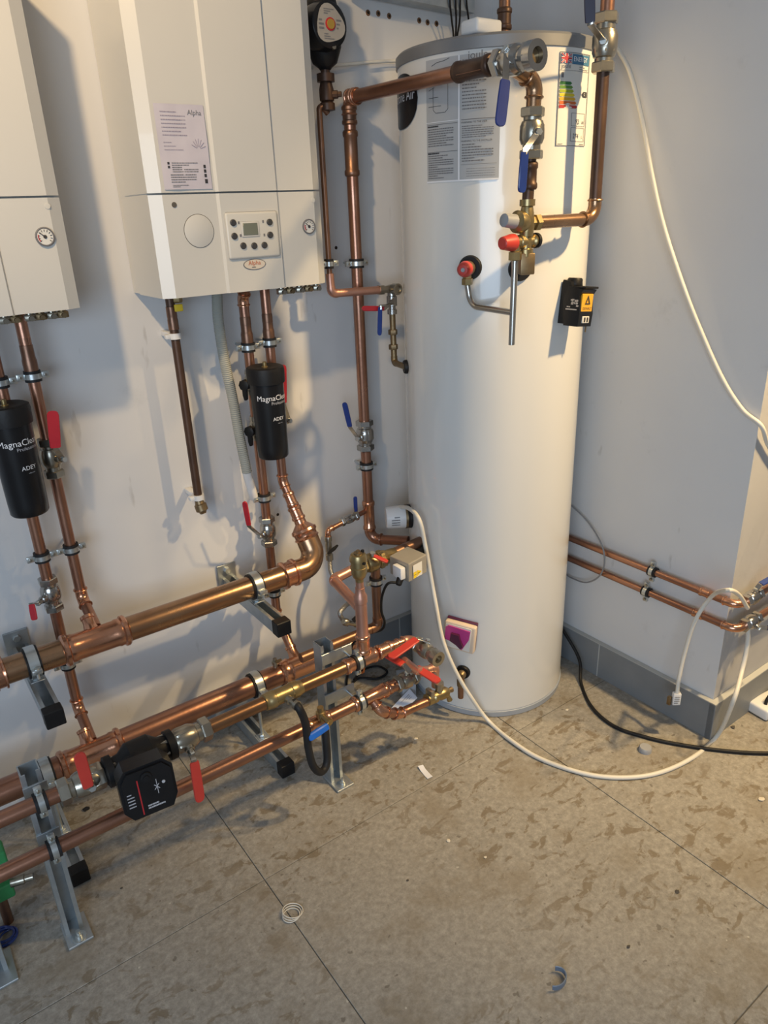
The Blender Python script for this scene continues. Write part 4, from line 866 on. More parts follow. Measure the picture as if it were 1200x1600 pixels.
coupling(tp, V((TX-.003, (W(545, 153, x=TX).y-.02), ZT)), tpc, RT, .03, 'copper_bright')
# large valve with open end
pvv = V((TX-.006, W(806, 97, x=TX).y, ZT-.007))
valve('large open-ended ball valve with blue lever at the end of the tall pipe', pvv, tpc, RT*.98, (-.75, 0, .55), W(790, 122, y=pvv.y-.03), W(781, 197, y=pvv.y-.045), 'blue_grip', (1, -.4, 0), .105, 'chrome', w1=.024, stemL=.010, oend=True)
valve('nickel ball valve with blue lever on the drop pipe before the cylinder', (xel-.004, GY, G(831, 208).z), DOWN, .0158, (-.35, -.9, .0), G(820, 235, -.055), G(815, 301, -.055), 'blue_grip', (1, -.1, 0), .105, 'nickel', w1=.023, stemL=.016)
pr = thing('pressure_reducing_valve', 'brass pressure reducing valve with grey cap and red relief knob', 'valve', (gx, GY, G(823, 345).z))
zp = G(823, 347).z; z2_ = G(823, 377).z
MB().lathe((gx, GY, zp+.05), DOWN, [(0, .0185), (.014, .0185), (.016, .014), (.03, .0165), (.06, .019), (.082, .016), (.084, .012)], 16).build('body', 'brass', pr)
kd = V((-1, .02, .12)).normalized(); k0 = V((gx, GY, zp-.002))
MB().lathe(k0, kd, [(.004, .019), (.02, .0255), (.034, .0255), (.036, .021), (.040, .0135), (.066, .0125), (.067, .001)], 20).build('bonnet', 'brass', pr)
MB().lathe(k0, kd, [(.041, .0165), (.075, .0150), (.077, .011), (.0775, .001)], 18).build('adjuster_cap', 'grey_cap', pr)
MB().lathe(k0, XD, [(.005, .015), (.022, .015), (.023, .020), (.038, .020), (.040, .014)], 6).build('side_nut', 'brass', pr)
k1 = V((gx, GY, z2_)); kd2 = V((-1, -.06, 0)).normalized()
MB().lathe(k1+UPD*.028, DOWN, [(0, .012), (.012, .0135), (.044, .0135), (.046, .018), (.062, .018), (.064, .011)], 10).build('manifold', 'brass', pr)
MB().lathe(k1, kd2, [(-.034, .014), (-.022, .017), (-.018, .0125), (.01, .0125), (.014, .016), (.026, .016), (.028, .013), (.048, .0145), (.05, .0145)], 14).build('relief_body', 'brass', pr)
MB().lathe(k1, kd2, [(.046, .0195), (.056, .0195), (.084, .0145), (.086, .012), (.086, .001)], 20).build('red_knob', 'red_cap', pr)
MB().lathe(k1, -kd2, [(.032, .018), (.040, .018), (.042, .015)], 16).build('blank_plug', 'black_matt', pr)
t0 = k1+kd2*.038
MB().lathe(t0, DOWN, [(.004, .012), (.02, .012), (.022, .016), (.04, .016), (.042, .010)], 6).build('outlet_nut', 'brass', pr)
blk = V((gx+.002, GY, G(819, 412).z)); p, n_ = WC(812, 420), cn(cang(WC(812, 420)))
MB().box(blk, (.036, .036, .05), (cn(cang(WC(812, 420))).cross(UPD), n_, UPD), .003).build('inlet_elbow', 'brass_dull', pr)
MB().lathe(blk, p-blk, [(.0, .014), ((p-blk).length+.004, .014)], 14).build('inlet_tail', 'brass_dull', pr)
# stainless discharge tubes
ztb = G(790, 540, -.0).z; tj = G(792, 488)
stp = pipe('straight stainless discharge tube below the red relief knob', [t0-UPD*.036, V((t0.x-.003, t0.y, ztb))], .0078, 'steel_tube', .02, elbows=False, name='discharge_tube')
pe = pd-UPD*.036
pipe('curved stainless tube joining the relief valve to the discharge tube', [pe, V((pe.x+.004, pe.y-.01, zj_ := G(788, 489).z)), V((t0.x-.002, t0.y, zj_-.002))], .0078, 'steel_tube', .06, elbows=False, name='discharge_tube')
# pipe to the right and up
xr2 = G(928, 343).x; zr2 = zp-.002
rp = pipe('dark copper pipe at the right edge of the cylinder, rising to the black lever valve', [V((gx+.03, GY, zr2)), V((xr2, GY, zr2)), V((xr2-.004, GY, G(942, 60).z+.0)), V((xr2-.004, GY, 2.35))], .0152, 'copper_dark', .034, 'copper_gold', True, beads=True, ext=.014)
MB().tube([V((gx+.03, GY, zr2)), V((xr2-.05, GY, zr2))], .0156).build('short_tube', 'copper_gold', rp)
MB().tube([V((xr2-.004, GY, G(944, 40).z)), V((xr2-.004, GY, 2.4))], .0165).build('top_tube', 'copper', rp)
valve('nickel ball valve with black lever at the top right of the cylinder', (xr2-.004, GY, G(943, 68).z), UPD, .0165, (-.8, -.5, 0), G(922, 38, -.04), G(921, -22, -.04), 'navy_grip', (.7, -.6, 0), .12, 'nickel', w1=.024, stemL=.016)
# laser level stuck on the casing
pl_ = WC(884, 474); al = cang(pl_); nl = cn(al); tl = V((math.cos(al), math.sin(al), 0))
ll = thing('laser_level', 'black and yellow laser level stuck to the cylinder', 'laser level', pl_)
up2 = (UPD+tl*.10).normalized(); t2 = nl.cross(up2).normalized(); t2 = t2 if t2.dot(tl) > 0 else -t2
MB().prism([(.0, -.052), (.034, -.052), (.040, .0), (.030, .058), (.004, .062), (0, .05)], pl_-t2*.028+nl*.001, nl, up2, t2*.05).build('magnetic_bracket', 'black_matt', ll, False)
MB().prism([(.022, -.056), (.068, -.056), (.070, -.022), (.064, .024), (.074, .040), (.024, .048), (.012, .01)], pl_-t2*.030, nl, up2, t2*.06).build('housing', 'black_plastic', ll, False)
MB().lathe(pl_+nl*.022+up2*.050, up2, [(0, .020), (.014, .020), (.018, .017)], 18).build('dial', 'black_matt', ll)
MB().box(pl_+nl*.052+up2*.045, (.058, .056, .006), (t2, nl, up2), .002).build('top_lip', 'black_matt', ll)
MB().box(pl_+nl*.067+up2*.006, (.048, .006, .046), (t2, nl, up2), .0015).build('yellow_panel', 'tool_yellow', ll, False)
fy = flatmap(pl_+nl*.0702+up2*.006, t2, up2, nl, .0012)
m = MB(); put_text(m, 'DEWALT', fy, -.019, -.018, width=.038); m.build('lettering', 'ink', ll, False)
m = MB(); m.add([fy(0, .02), fy(-.012, -.004), fy(.012, -.004), fy(0, .012), fy(-.006, -.001), fy(.006, -.001)], [(0, 1, 4, 3), (1, 2, 5, 4), (2, 0, 3, 5)]); m.build('warning_mark', 'ink', ll, False)
MB().box(pl_+nl*.0695-up2*.038, (.030, .004, .018), (t2, nl, up2), .001, 1).build('switch_plate', 'label_white', ll)
for s in (-1, 1): MB().box(pl_+nl*.0715-up2*.038+t2*.006*s, (.006, .002, .012), (t2, nl, up2)).build('window', 'ink', ll)
m = MB(); fw = flatmap(pl_-t2*.030, nl, up2, -t2, .001); r_ = random.Random(2)
for k in range(16):
    u = r_.uniform(.026, .058); v = r_.uniform(-.008, .012); quad(m, fw, u, v, u+r_.uniform(.003, .009), v+r_.uniform(.002, .005))
quad(m, fw, .024, -.014, .060, -.011); m.build('worn_label', 'cream', ll, False)
MB().lathe(pl_+nl*.06+t2*.02-up2*.056, -up2, [(0, .002), (.016, .002)], 8).build('lanyard_pin', 'brass_dull', ll)
# magenta isolator / thermostat cover
pi2 = WC(722, 988); a_ = cang(pi2); n2 = cn(a_); t_ = V((math.cos(a_), math.sin(a_), 0))
iso = thing('isolator_switch', 'cream switch box with magenta torn cover on the lower cylinder', 'switch', pi2)
ux_ = (t_*.995-UPD*.08).normalized(); uz_ = n2.cross(ux_); uz_ = uz_ if uz_.z > 0 else -uz_
MB().box(pi2+n2*.006, (.102, .012, .104), (ux_, n2, uz_), .003).build('back_box', 'plum', iso); MB().box(pi2+n2*.018-uz_*.003, (.104, .024, .100), (ux_, n2, uz_), .006, 3).build('front_plate', 'cream', iso)
fz = pi2+n2*.031
MB().box(fz-n2*.001-uz_*.003-ux_*.004, (.086, .003, .086), (ux_, n2, uz_), .001, 1).build('inner_plate', 'label_white', iso)
MB().prism([(-.046, -.018), (-.046, .028), (-.036, .036), (.036, .032), (.034, .0), (.014, -.044), (-.01, -.024)], fz, ux_, uz_, n2*.004).build('magenta_cover', 'magenta', iso, False)
MB().prism([(-.026, -.014), (-.024, .014), (.002, .014), (.008, -.004), (.020, -.026), (.012, -.036), (-.004, -.024)], fz+n2*.003, ux_, uz_, n2*.011).build('switch_knob', 'plum', iso, False)
# drain
pdn, ndn = WC(724, 1049), cn(cang(WC(724, 1049)))
dr = thing('drain_pipe', 'short brown drain pipe hanging from the cylinder foot', 'drain', pdn)
MB().lathe(pdn, ndn, [(.004, .012), (.012, .012), (.014, .015), (.022, .015), (.03, .010)], 12).build('boss', 'brass_dull', dr)
MB().tube([pdn+ndn*.02+UPD*.0, pdn+ndn*.028-UPD*.02, pdn+ndn*.028-UPD*.085], .0095, .01).build('tube', 'copper_brown', dr)
MB().lathe(pdn+ndn*.028-UPD*.012, DOWN, [(0, .011), (.004, .013), (.024, .013), (.03, .010)], 10).build('sleeve', 'brass_dull', dr)
# things above the cylinder
tq = W(788, 30, y=CY-.05)
tpv = pipe('dark copper pipe coming down onto the cylinder top', [V((tq.x, CY-.05, 2.5)), V((tq.x, CY-.05, ZTOP+.005))], .0145, 'copper_brown', .02, elbows=False)
coupling(tpv, (tq.x, CY-.05, W(787, 30, y=CY-.05).z), DOWN, .0155, .05, 'copper_dark')
bx_ = W(752, 50, y=CY-.13); tag(MB().box((bx_.x, CY-.13, ZTOP+.018), (.085, .06, .032), None, .008, 3).build('junction_cap', 'white_plastic'), 'small white plastic cap on the cylinder top', 'cap')
tr1, tr2 = W(612, -14, y=YW-.06), W(738, 6, y=YW-.06)
tr = thing('cable_tray', 'pale metal cable tray high on the back wall', 'cable tray', tr2)
channel(MB(), V((tr1.x-.12, YW-.045, tr1.z+.012)), V((tr2.x, YW-.045, tr2.z)), UPD, .05).build('channel', 'galvanised', tr, False)
for i, (px, qx) in enumerate(((703, 709), (712, 712), (719, 714), (729, 731))):
    p0 = W(px, 4, y=YW-.075); p1 = W(qx, 62, y=YW-.05)
    tag(MB().sweep(spline([p0+UPD*.05, p0, (p0+p1)/2+V((.002*i, 0, 0)), p1, p1-UPD*.08]), .0028, 8).build('black_cable', 'black_matt'), ['leftmost black wire hanging from the cable tray', 'second black wire hanging from the cable tray', 'third black wire hanging from the cable tray', 'black wire hanging alone at the right end of the tray'][i], 'cable', 'wires behind the cylinder')

# ---- pump high on the wall, pipe below it
YQ = 1.87; qc = W(515, 38, y=YQ-.06)
xth = W(507, 300, y=YQ).x
up_ = thing('circulator_pump', 'round black pump with grey label disc at the top beside the boiler', 'pump', (qc.x, YQ, qc.z))
xq = W(498, 40, y=YQ).x+.012
MB().lathe((xq, YQ, qc.z+.16), DOWN, [(0, .014), (.05, .014), (.055, .026), (.075, .026), (.08, .034), (.13, .045), (.20, .045), (.235, .032), (.245, .018), (.25, .014)], 18).build('volute', 'black_matt', up_)
ub = MB().lathe((xq, YQ, qc.z-.085), DOWN, [(0, .013), (.012, .013), (.013, .024), (.032, .024), (.033, .016), (.05, .02), (.075, .02), (.078, .015), (.082, .021), (.098, .021), (.1, .011)], 10)
ub.lathe((xq, YQ, qc.z-.147), (.7, -.7, 0), [(0, .010), (.03, .010), (.031, .007), (.04, .007)], 8); ub.build('union_valve', 'copper_dark', up_)
nq = V((.05, -1, 0)).normalized(); MB().lathe(qc+V((0, .055, 0)), nq, [(0, .055), (.03, .057), (.052, .052), (.056, .046), (.056, .001)], 32).build('motor', 'black_plastic', up_)
fq = V((qc.x, 0, qc.z))+V((0, qc.y-.002, 0))
dsk = MB(); outl = [(math.cos(2*PI*k/30)*.041*(1+.10*math.cos(3*2*PI*k/30+.8)), math.sin(2*PI*k/30)*.041*(1+.10*math.cos(3*2*PI*k/30+.8))) for k in range(30)]
dsk.prism(outl, qc+V((0, .0, 0)), XD, UPD, V((0, -.003, 0))); dsk = dsk.build('label_disc', 'pump_label', up_, False)
MB().lathe(qc+V((0, -.002, 0)), (0, -1, 0), [(0, .0145), (.003, .0145), (.0035, .012)], 18).build('screw_ring', 'red_line', dsk); MB().lathe(qc+V((0, -.003, 0)), (0, -1, 0), [(0, .0115), (.004, .011)], 18).build('vent_screw', 'gold_cap', dsk)
m = MB(); fd = flatmap(qc+V((0, -.003, 0)), XD, UPD, (0, -1, 0), .001); printed(m, fd, -.034, -.014, -.018, .012, 3, 3, h=.45); printed(m, fd, -.02, -.034, .012, -.019, 3, 4, h=.4); printed(m, fd, -.018, .02, .014, .034, 3, 5, h=.4); printed(m, fd, .018, -.012, .034, .014, 3, 5, h=.4); m.build('printed_lines', 'ink_soft', dsk, False)
MB().lathe(W(519, 74, y=YQ-.05), (0, -1, 0), [(0, .006), (.01, .006)], 10).build('terminal_screw', 'nickel', up_)
zth = W(513, 452, y=YQ).z
th_ = pipe('thin copper pipe hugging the centre boiler, turning to the cylinder', [V((xq, YQ, qc.z-.19)), V((xth, YQ, W(500, 160, y=YQ).z)), V((xth, YQ, W(512, 430, y=YQ).z))], .0078, 'copper_brown', .02, elbows=False)
yh2 = 1.862; zhh = W(560, 457, y=yh2).z
hx0, hx1 = W(513, 452, y=yh2).x, W(597, 460, y=yh2).x
ht = pipe('horizontal copper stub crossing in front of the tall pipe', [V((xth, YQ, W(512, 428, y=YQ).z)), V((xth, YQ-.004, zhh+.005)), V((hx1, yh2, zhh))], .0118, 'copper_pink', .014, 'copper_pink', True, beads=False, ext=.006)
clip('pipe clip on the thin pipe beside the centre boiler', (xth, YQ, W(517, 412, y=YQ).z), DOWN, .008, XD, YD, YW-YQ-.014)
# valve cluster at its end
tvx = W(612, 462, y=yh2).x
vc = thing('tee_valve', 'chrome tee fitting with open end left of the cylinder', 'fitting', (tvx, yh2, zhh))
MB().lathe((hx1-.012, yh2, zhh), XD, [(0, .015), (.016, .015), (.018, .011), (.04, .013), (.05, .013)], 6).build('nut', 'nickel', vc)
MB().lathe((tvx, yh2+.012, zhh), (0, -1, 0), [(0, .012), (.02, .014), (.024, .017), (.045, .017), (.046, .012), (.04, .011)], 14).build('open_end', 'nickel', vc)
MB().lathe((tvx, yh2, zhh), DOWN, [(0, .012), (.02, .013), (.022, .016), (.05, .016), (.052, .011), (.06, .011), (.061, .015), (.075, .015), (.076, .009)], 12).build('body', 'chrome', vc)
s0 = V((tvx-.012, yh2-.018, zhh-.034))
lever(vc, s0, W(601, 482, y=yh2-.03), W(566, 482, y=yh2-.03), (0, 0, 1), 'red_grip', .012, .015)
lever(vc, s0+V((-.004, -.006, -.008)), W(594, 478, y=yh2-.04), W(593, 524, y=yh2-.04), (1, -.3, 0), 'blue_grip', .011, .014)
pp, pn = WC(636, 573), cn(cang(WC(636, 573)))
dz0 = zhh-.07; pe_ = V((tvx+.002, yh2, W(621, 566, y=yh2).z))
bs = pipe('brass drop with elbow entering the left side of the cylinder', [V((tvx, yh2, dz0)), pe_, pp+pn*.004], .0095, 'brass_dull', .014, 'brass_dull', True, beads=False, ext=.006)
for pz2 in (W(619, 518, y=yh2).z, W(620, 541, y=yh2).z): MB().hexn((tvx, yh2, pz2-.008), UPD, .0145, .016).build('compression_nut', 'brass_dull', bs)
# ---- gas pipe under the boiler and condensate hose
xG = vx((267, 492), (310, 768)); zG0 = zat(311, 785)
gp = thing('gas_pipe', 'dark brown gas pipe hanging capped under the centre boiler', 'pipe', (xG, YV, zG0))
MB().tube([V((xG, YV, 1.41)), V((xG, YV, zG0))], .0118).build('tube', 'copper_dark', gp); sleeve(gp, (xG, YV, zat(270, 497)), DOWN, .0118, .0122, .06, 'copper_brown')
MB().lathe((xG+.018, YV-.004, 1.412), DOWN, [(0, .014), (.016, .014), (.02, .011)], 6).build('cock', 'brass', gp); MB().box(W(279, 481, y=YV-.02), (.022, .008, .018), None, .002).build('yellow_tag', 'yellow_tag', gp)
MB().lathe((xG, YV, zG0+.006), (.12, -.25, -1), [(0, .0125), (.01, .014), (.012, .018), (.03, .018), (.034, .012), (.04, .009)], 12).build('end_cap', 'brass_dull', gp)
for py, lb in (((272, 525), 'white plastic pipe bracket at the top of the gas pipe'), ((311, 776), 'white plastic pipe bracket at the foot of the gas pipe')):
    z_ = zat(*py); r0 = thing('pipe_bracket', lb, 'bracket', (xG, YV, z_)); MB().band((xG, YV, z_), UPD, .0119, .0165, .015).build('ring', 'white_plastic', r0); MB().box((xG, (YV+.014+YW)/2, z_), (.02, YW-YV-.016, .014), None, .002).build('foot', 'white_plastic', r0)
    MB().box((xG-.020, YV, z_), (.014, .016, .012), None, .002).build('ear', 'white_plastic', r0)
cs = spline([W(339, 458, y=YV), W(341, 500, y=YV), W(350, 560, y=YV), W(363, 620, y=YV), (W(374, 680, y=YV-.01)), W(386, 738, y=YV-.012)], 40)
ch = thing('condensate_hose', 'ribbed grey condensate hose hanging from the centre boiler', 'hose', cs[-1]); rs_ = [.0150 if (i % 2) else .0138 for i in range(len(cs))]
MB().sweep(cs, rs_, 14).build('ribbed_hose', 'hose_grey', ch)
MB().tube([W(385, 736, y=YV-.012), W(397, 778, y=YV+.01)], .0135).build('white_spigot', 'white_plastic', ch)
tag(MB().sweep(spline([W(488, 106, y=1.93), W(505, 104, y=1.94), W(540, 101, y=1.96), W(585, 97, y=1.97), W(628, 95, y=1.97), W(650, 96, y=1.97)]), .0045, 10).build('white_cable', 'cable_white'), 'white flex running along the wall from the top pump to behind the cylinder', 'cable')

# ================================================================== VALVES AT THE END OF THE FRONT PIPES
xe1 = W(632, 1003, y=YP).x
mp3 = pipe('copper reducers and elbow at the right end of the pump pipe', [V((x5+.02, YP, ZM)), V((xe1+.02, YP, ZM)), V((xe1+.02, YP-.09, ZM-.004))], RM*.72, 'copper_bright', .02, 'copper_pink', True, beads=True, ext=.008)
coupling(mp3, (W(600, 1016, y=YP).x, YP, ZM), XD, RM*.95, .05); coupling(mp3, (W(617, 1010, y=YP).x, YP, ZM), XD, RM*.75, .03)
pv1 = V((xe1+.02, YP-.07, ZM-.003))
valve('chrome open-ended valve with red lever at the end of the pump pipe', pv1, (0, -1, -.02), RM*.72, (.3, 0, .95), pv1+V((-.01, .02, .032)), pv1+V((-.115, .012, .016)), 'red_cap', (0, 1, 0), .085, 'nickel', w1=.028, stemL=.014, oend=True)
# end of the lowest pipe
pv2 = V((W(634, 1064, y=YP).x, YP, ZL))
valve('nickel valve with red lever at the end of the lowest pipe', pv2, XD, RM*.8, (0, -.2, .95), pv2+V((.028, -.012, .040)), pv2+V((.040, -.105, .034)), 'red_cap', (1, 0, .0), .075, 'nickel', w1=.028, stemL=.012)
x6 = W(680, 1046, y=YP).x
lp = pipe('copper loop from the end valve turning down to the drain valve', [pv2+V((.03, 0, 0)), V((x6-.035, YP, ZL)), V((x6, YP-.0, ZL-.004)), V((x6, YP, W(681, 1072, y=YP).z))], RM*.68, 'copper_pink', .012, 'copper_pink', True, beads=False, ext=.006)
lq = pipe('copper link between the two red lever valves', [V((xe1-.03, YP-.035, ZM-.035)), V((xe1+.02, YP-.03, ZL+.04)), V((pv2.x+.06, YP-.02, ZL+.02))], RM*.66, 'copper_pink', .015, 'copper_pink', True, beads=False, ext=.006)
lb0 = W(631, 1039, y=YP-.05); lever(lq, lb0+V((.012, -.006, -.02)), lb0, lb0+V((-.012, .085, .004)), (1, 0, 0), 'red_cap', .015, .026)
e1_ = V((xt2+.03, YP-.0, ZL)); zlo = W(640, 1107, y=YP).z
bp_ = [V((xt2, YP, ZL)), V((xt2, YP-.03, ZL-.05)), W(604, 1114, y=YP-.02), W(640, 1110, y=YP-.02), W(668, 1096, y=YP-.01)]
bl = pipe('bent copper bypass below the end of the lowest pipe', [bp_[0], W(596, 1112, y=YP-.03), W(622, 1116, y=YP-.03), W(672, 1094, y=YP-.03)], RM*.8, 'copper', .03, 'copper_bright', True, beads=True)
pdv = W(690, 1084, y=YP-.03)
dv = thing('drain_valve', 'brass drain valve with small tap at the end of the copper bypass', 'valve', pdv)
dd = (W(690, 1085, y=YP-.03)-W(660, 1098, y=YP-.03)).normalized()
MB().lathe(pdv-dd*.06, dd, [(0, .013), (.002, .019), (.018, .019), (.02, .014), (.026, .019), (.036, .019), (.04, .014), (.055, .019), (.075, .019), (.085, .012)], 12).build('body', 'brass', dv)
MB().lathe(pdv-dd*.01, UPD, [(0, .012), (.03, .012), (.032, .015), (.045, .015)], 10).build('top_union', 'nickel', dv)
MB().lathe(pdv+dd*.018, (.3, -.2, -1), [(0, .008), (.02, .007), (.034, .009)], 10).build('spout', 'brass', dv); MB().lathe(pdv+dd*.026, dd, [(0, .006), (.012, .009), (.016, .009)], 8).build('tap_stem', 'brass_dull', dv)
MB().box(pdv-dd*.045+UPD*.018, (.014, .03, .03), None, .003).build('gland', 'nickel', dv)
# drain cock with blue handle on the lowest pipe and black hose from the brass tee
qd = V((W(505, 1128, y=YP-.02).x, YP-.01, ZL+RM)); dc = thing('drain_cock', 'brass drain cock with bright blue lever on the lowest pipe', 'valve', qd)
MB().lathe(qd-UPD*.01, UPD, [(0, .009), (.014, .010), (.016, .013), (.03, .013), (.032, .009), (.045, .009)], 10).build('body', 'brass', dc)
MB().lathe(qd+V((0, 0, .01)), (.1, -1, -.1), [(0, .008), (.03, .008), (.032, .011), (.04, .011)], 10).build('stem', 'brass', dc)
lever(dc, qd+V((.002, -.036, .006)), qd+V((-.004, -.044, .004)), W(482, 1154, y=YP-.06), (0, .2, 1), 'blue_bright', .014, .021, .012, 'brass')
hs = thing('black_hose', 'short black rubber hose drooping from the brass tee to the floor', 'hose', V((xt, YP-.03, 0)))
hpts = spline([V((xt+.012, YP-.034, ZM-.006)), W(468, 1108, y=YP-.06), W(477, 1130, y=YP-.055), W(482, 1170, y=YP-.05), W(490, 1198, y=YP-.05), W(502, 1206, y=YP-.045), W(511, 1190, y=YP-.035), W(509, 1150, y=YP-.025), W(508, 1135, y=YP-.02)], 10)
MB().sweep(hpts, .0105, 14).build('hose', 'rubber', hs); MB().lathe((xt+.004, YP-.015, ZM-.004), (.2, -1, -.12), [(0, .012), (.014, .012), (.016, .009), (.03, .009), (.031, .013), (.04, .013)], 12).build('hose_tail', 'nickel', hs)

# ================================================================== RIGHT WALL PIPES AND CORNER
XPW = XR-.026
za, zb4 = W(1000, 885, x=XPW).z, W(1000, 920, x=XPW).z; RR = .0112
for i, (z_, py0, lb) in enumerate(((za, 930, 'upper copper pipe along the side wall, bending round its outer corner'), (zb4, 968, 'lower copper pipe along the side wall, bending round its outer corner'))):
    ycor = YE-.026-(.012 if i == 0 else .02)
    r0 = pipe(lb, [V((XPW, 1.93, z_)), V((XPW, ycor, z_)), V((XR+.62, ycor, z_))], RR, 'copper', .03, 'copper_bright', True, ext=.014)
    coupling(r0, (XPW, W(1112 if i == 0 else 1100, 930 if i == 0 else 966, x=XPW).y+.02, z_), YD, RR, .035)
    y_ = W(1020 if i == 0 else 1010, 892 if i == 0 else 925, x=XPW).y
    clip(('upper' if i == 0 else 'lower')+' pipe clip on the side wall pipes', (XPW, y_, z_), YD, RR, UPD, XD, .012)
    xv = W(1178 if i == 0 else 1176, 915 if i == 0 else 950, y=ycor).x
    sd_ = (0, -.2, .95) if i == 0 else (0, -.9, -.3)
    pv_ = V((xv, ycor, z_))
    hb_ = pv_+(V((.01, -.012, .045)) if i == 0 else V((.012, -.045, -.006)))
    valve(('upper' if i == 0 else 'lower')+' chrome valve with blue lever on the outer corner face', pv_, XD, RR*1.05, sd_, hb_, hb_+(V((.09, -.012, .012)) if i == 0 else V((.09, -.01, -.004))), 'blue_grip', (0, 1, 0) if i == 0 else (0, 0, 1), .08, 'chrome', w1=.02, stemL=.016)
ycl = YE-.06
# ---- cables
XC = XR-.012
def cable(pts, r, m, label, name='white_cable', n=10): return tag(MB().sweep(spline(pts, n), r, 10).build(name, m), label, 'cable')
cable([W(955, 62, x=XR-.06), W(966, 78, x=XR-.05), W(985, 115, x=XR-.05), W(1004, 190, x=XR-.05), W(1018, 270, x=XR-.06), W(1036, 350, x=XR-.06), W(1065, 440, x=XR-.05), W(1092, 510, x=XR-.035), W(1128, 590, x=XR-.02), W(1160, 640, x=XR-.012), V((XR-.008, YE-.010, W(1181, 668, y=YE-.01).z)), W(1200, 695, y=YE-.012), W(1225, 735, y=YE-.012)], .0062, 'cable_white', 'white cable draped down the side wall from beside the top right valve', n=8)
cable([pi_+ni*.02+UPD*.036, W(640, 795, y=1.70), WC(655, 812, CR+.045), WC(664, 850, CR+.035), WC(673, 900, CR+.036), WC(681, 945, CR+.046), WC(692, 1000, CR+.060), WC(710, 1045, CR+.062), WC(733, 1085, CR+.052), W(762, 1125, z=.014), W(800, 1158, z=.008), W(850, 1188, z=.0065), W(930, 1212, z=.0065), W(1010, 1212, z=.0065), W(1075, 1188, z=.0065), W(1120, 1150, z=.012), W(1146, 1095, y=YE-.09), W(1160, 1045, y=YE-.06), W(1168, 1005, y=YE-.05), W(1169, 980, y=YE-.045)], .0068, 'cable_white', 'long white cable from the immersion heater looping across the floor to the corner', n=10)
tg = W(1058, 1084, x=XR-.11)
cable([W(1168, 950, y=YE-.055), W(1155, 930, y=YE-.075), W(1137, 922, y=YE-.085), W(1112, 932, x=XR-.07), W(1086, 970, x=XR-.08), W(1070, 1020, x=XR-.09), W(1061, 1060, x=XR-.105), tg], .0060, 'cable_white', 'short white cable hooked over the corner pipe with a tagged end', n=9)
tgo = thing('cable_tag', 'white plastic tag on the end of the hanging white cable', 'tag', tg); dtg = V((.02, .05, -1)).normalized()
MB().box(tg+dtg*.018, (.024, .016, .042), ((.8, -.6, 0), (.6, .8, 0), (0, 0, 1)), .002).build('sleeve', 'white_plastic', tgo)
m = MB(); printed(m, flatmap(tg+dtg*.018-V((.6, .8, 0))*.008, (.8, -.6, 0), (0, 0, 1), (-.6, -.8, 0), .001), -.009, -.016, .009, .014, 4, 2, h=.4); m.build('printed_lines', 'ink_soft', tgo, False)
MB().box(tg+dtg*.028+V((-.013, .014, 0)), (.012, .012, .03), None, .002).build('core_end', 'brass_dull', tgo)
cable([V((XR-.035, 1.62, .20)), W(880, 985, x=XR-.05), W(905, 1030, x=XR-.06), W(908, 1068, z=.006), W(925, 1105, z=.006), W(960, 1135, z=.006), W(1010, 1152, z=.006), W(1060, 1163, z=.006), W(1130, 1173, z=.006), W(1200, 1177, z=.006), W(1280, 1172, z=.006)], .0058, 'black_matt', 'black cable on the floor from behind the cylinder to the right edge', 'black_cable')
cable([W(880, 780, x=XR-.02), W(893, 790, x=XR-.02), W(922, 820, x=XR-.02), W(943, 860, x=XR-.045), W(940, 895, x=XR-.045), W(918, 910, x=XR-.035), W(893, 903, x=XR-.02), W(880, 893, x=XR-.02)], .0028, 'cable_grey', 'thin grey wire looping over the side wall pipes', 'grey_wire')
cable([W(545, 1040, z=.006), W(542, 1075, z=.006), W(560, 1060, z=.006), W(590, 1060, z=.006), W(605, 1050, z=.007), W(590, 1041, z=.008), W(567, 1047, z=.012), W(553, 1062, z=.014)], .0042, 'black_matt', 'black flex coiled on the floor behind the front pipes', 'black_cable')
q = W(568, 1050, z=.012); tag(MB().strap([q+V((-.012, 0, 0)), q, q+V((.01, .006, .012))], (0, 1, 0), [.012, .010, .004], .003).build('cable_tie', 'orange_tag'), 'small orange tag on the coiled black flex', 'tag')
# extension socket at the right edge
ex = W(1186, 1116, z=0); exx = thing('extension_socket', 'white extension socket on the floor at the right edge', 'socket', (ex.x+.06, ex.y-.02, 0))
eb = V((ex.x+.085, ex.y-.01, .022)); MB().box(eb, (.21, .075, .04), ((.98, -.1, 0), (.1, .98, 0), (0, 0, 1)), .008, 3).build('body', 'white_plastic', exx)
for dz, dx in ((.008, -.085), (-.010, -.085)): MB().lathe(eb+V((dx, -.026, dz)), (-.1, -1, 0), [(0, .003), (.004, .003)], 8).build('screw', 'ink_soft', exx)
for k in range(3): MB().box(eb+V((-.055+.055*k, 0, .020)), (.034, .034, .002), None, .0006, 1).build('outlet', 'label_white', exx)
cable([eb+V((-.075, .0, .018)), eb+V((-.07, .0, .038)), eb+V((-.04, .0, .052)), eb+V((.02, 0, .056)), eb+V((.12, 0, .05))], .0055, 'black_matt', 'black lead arching over the white extension socket', 'black_lead')

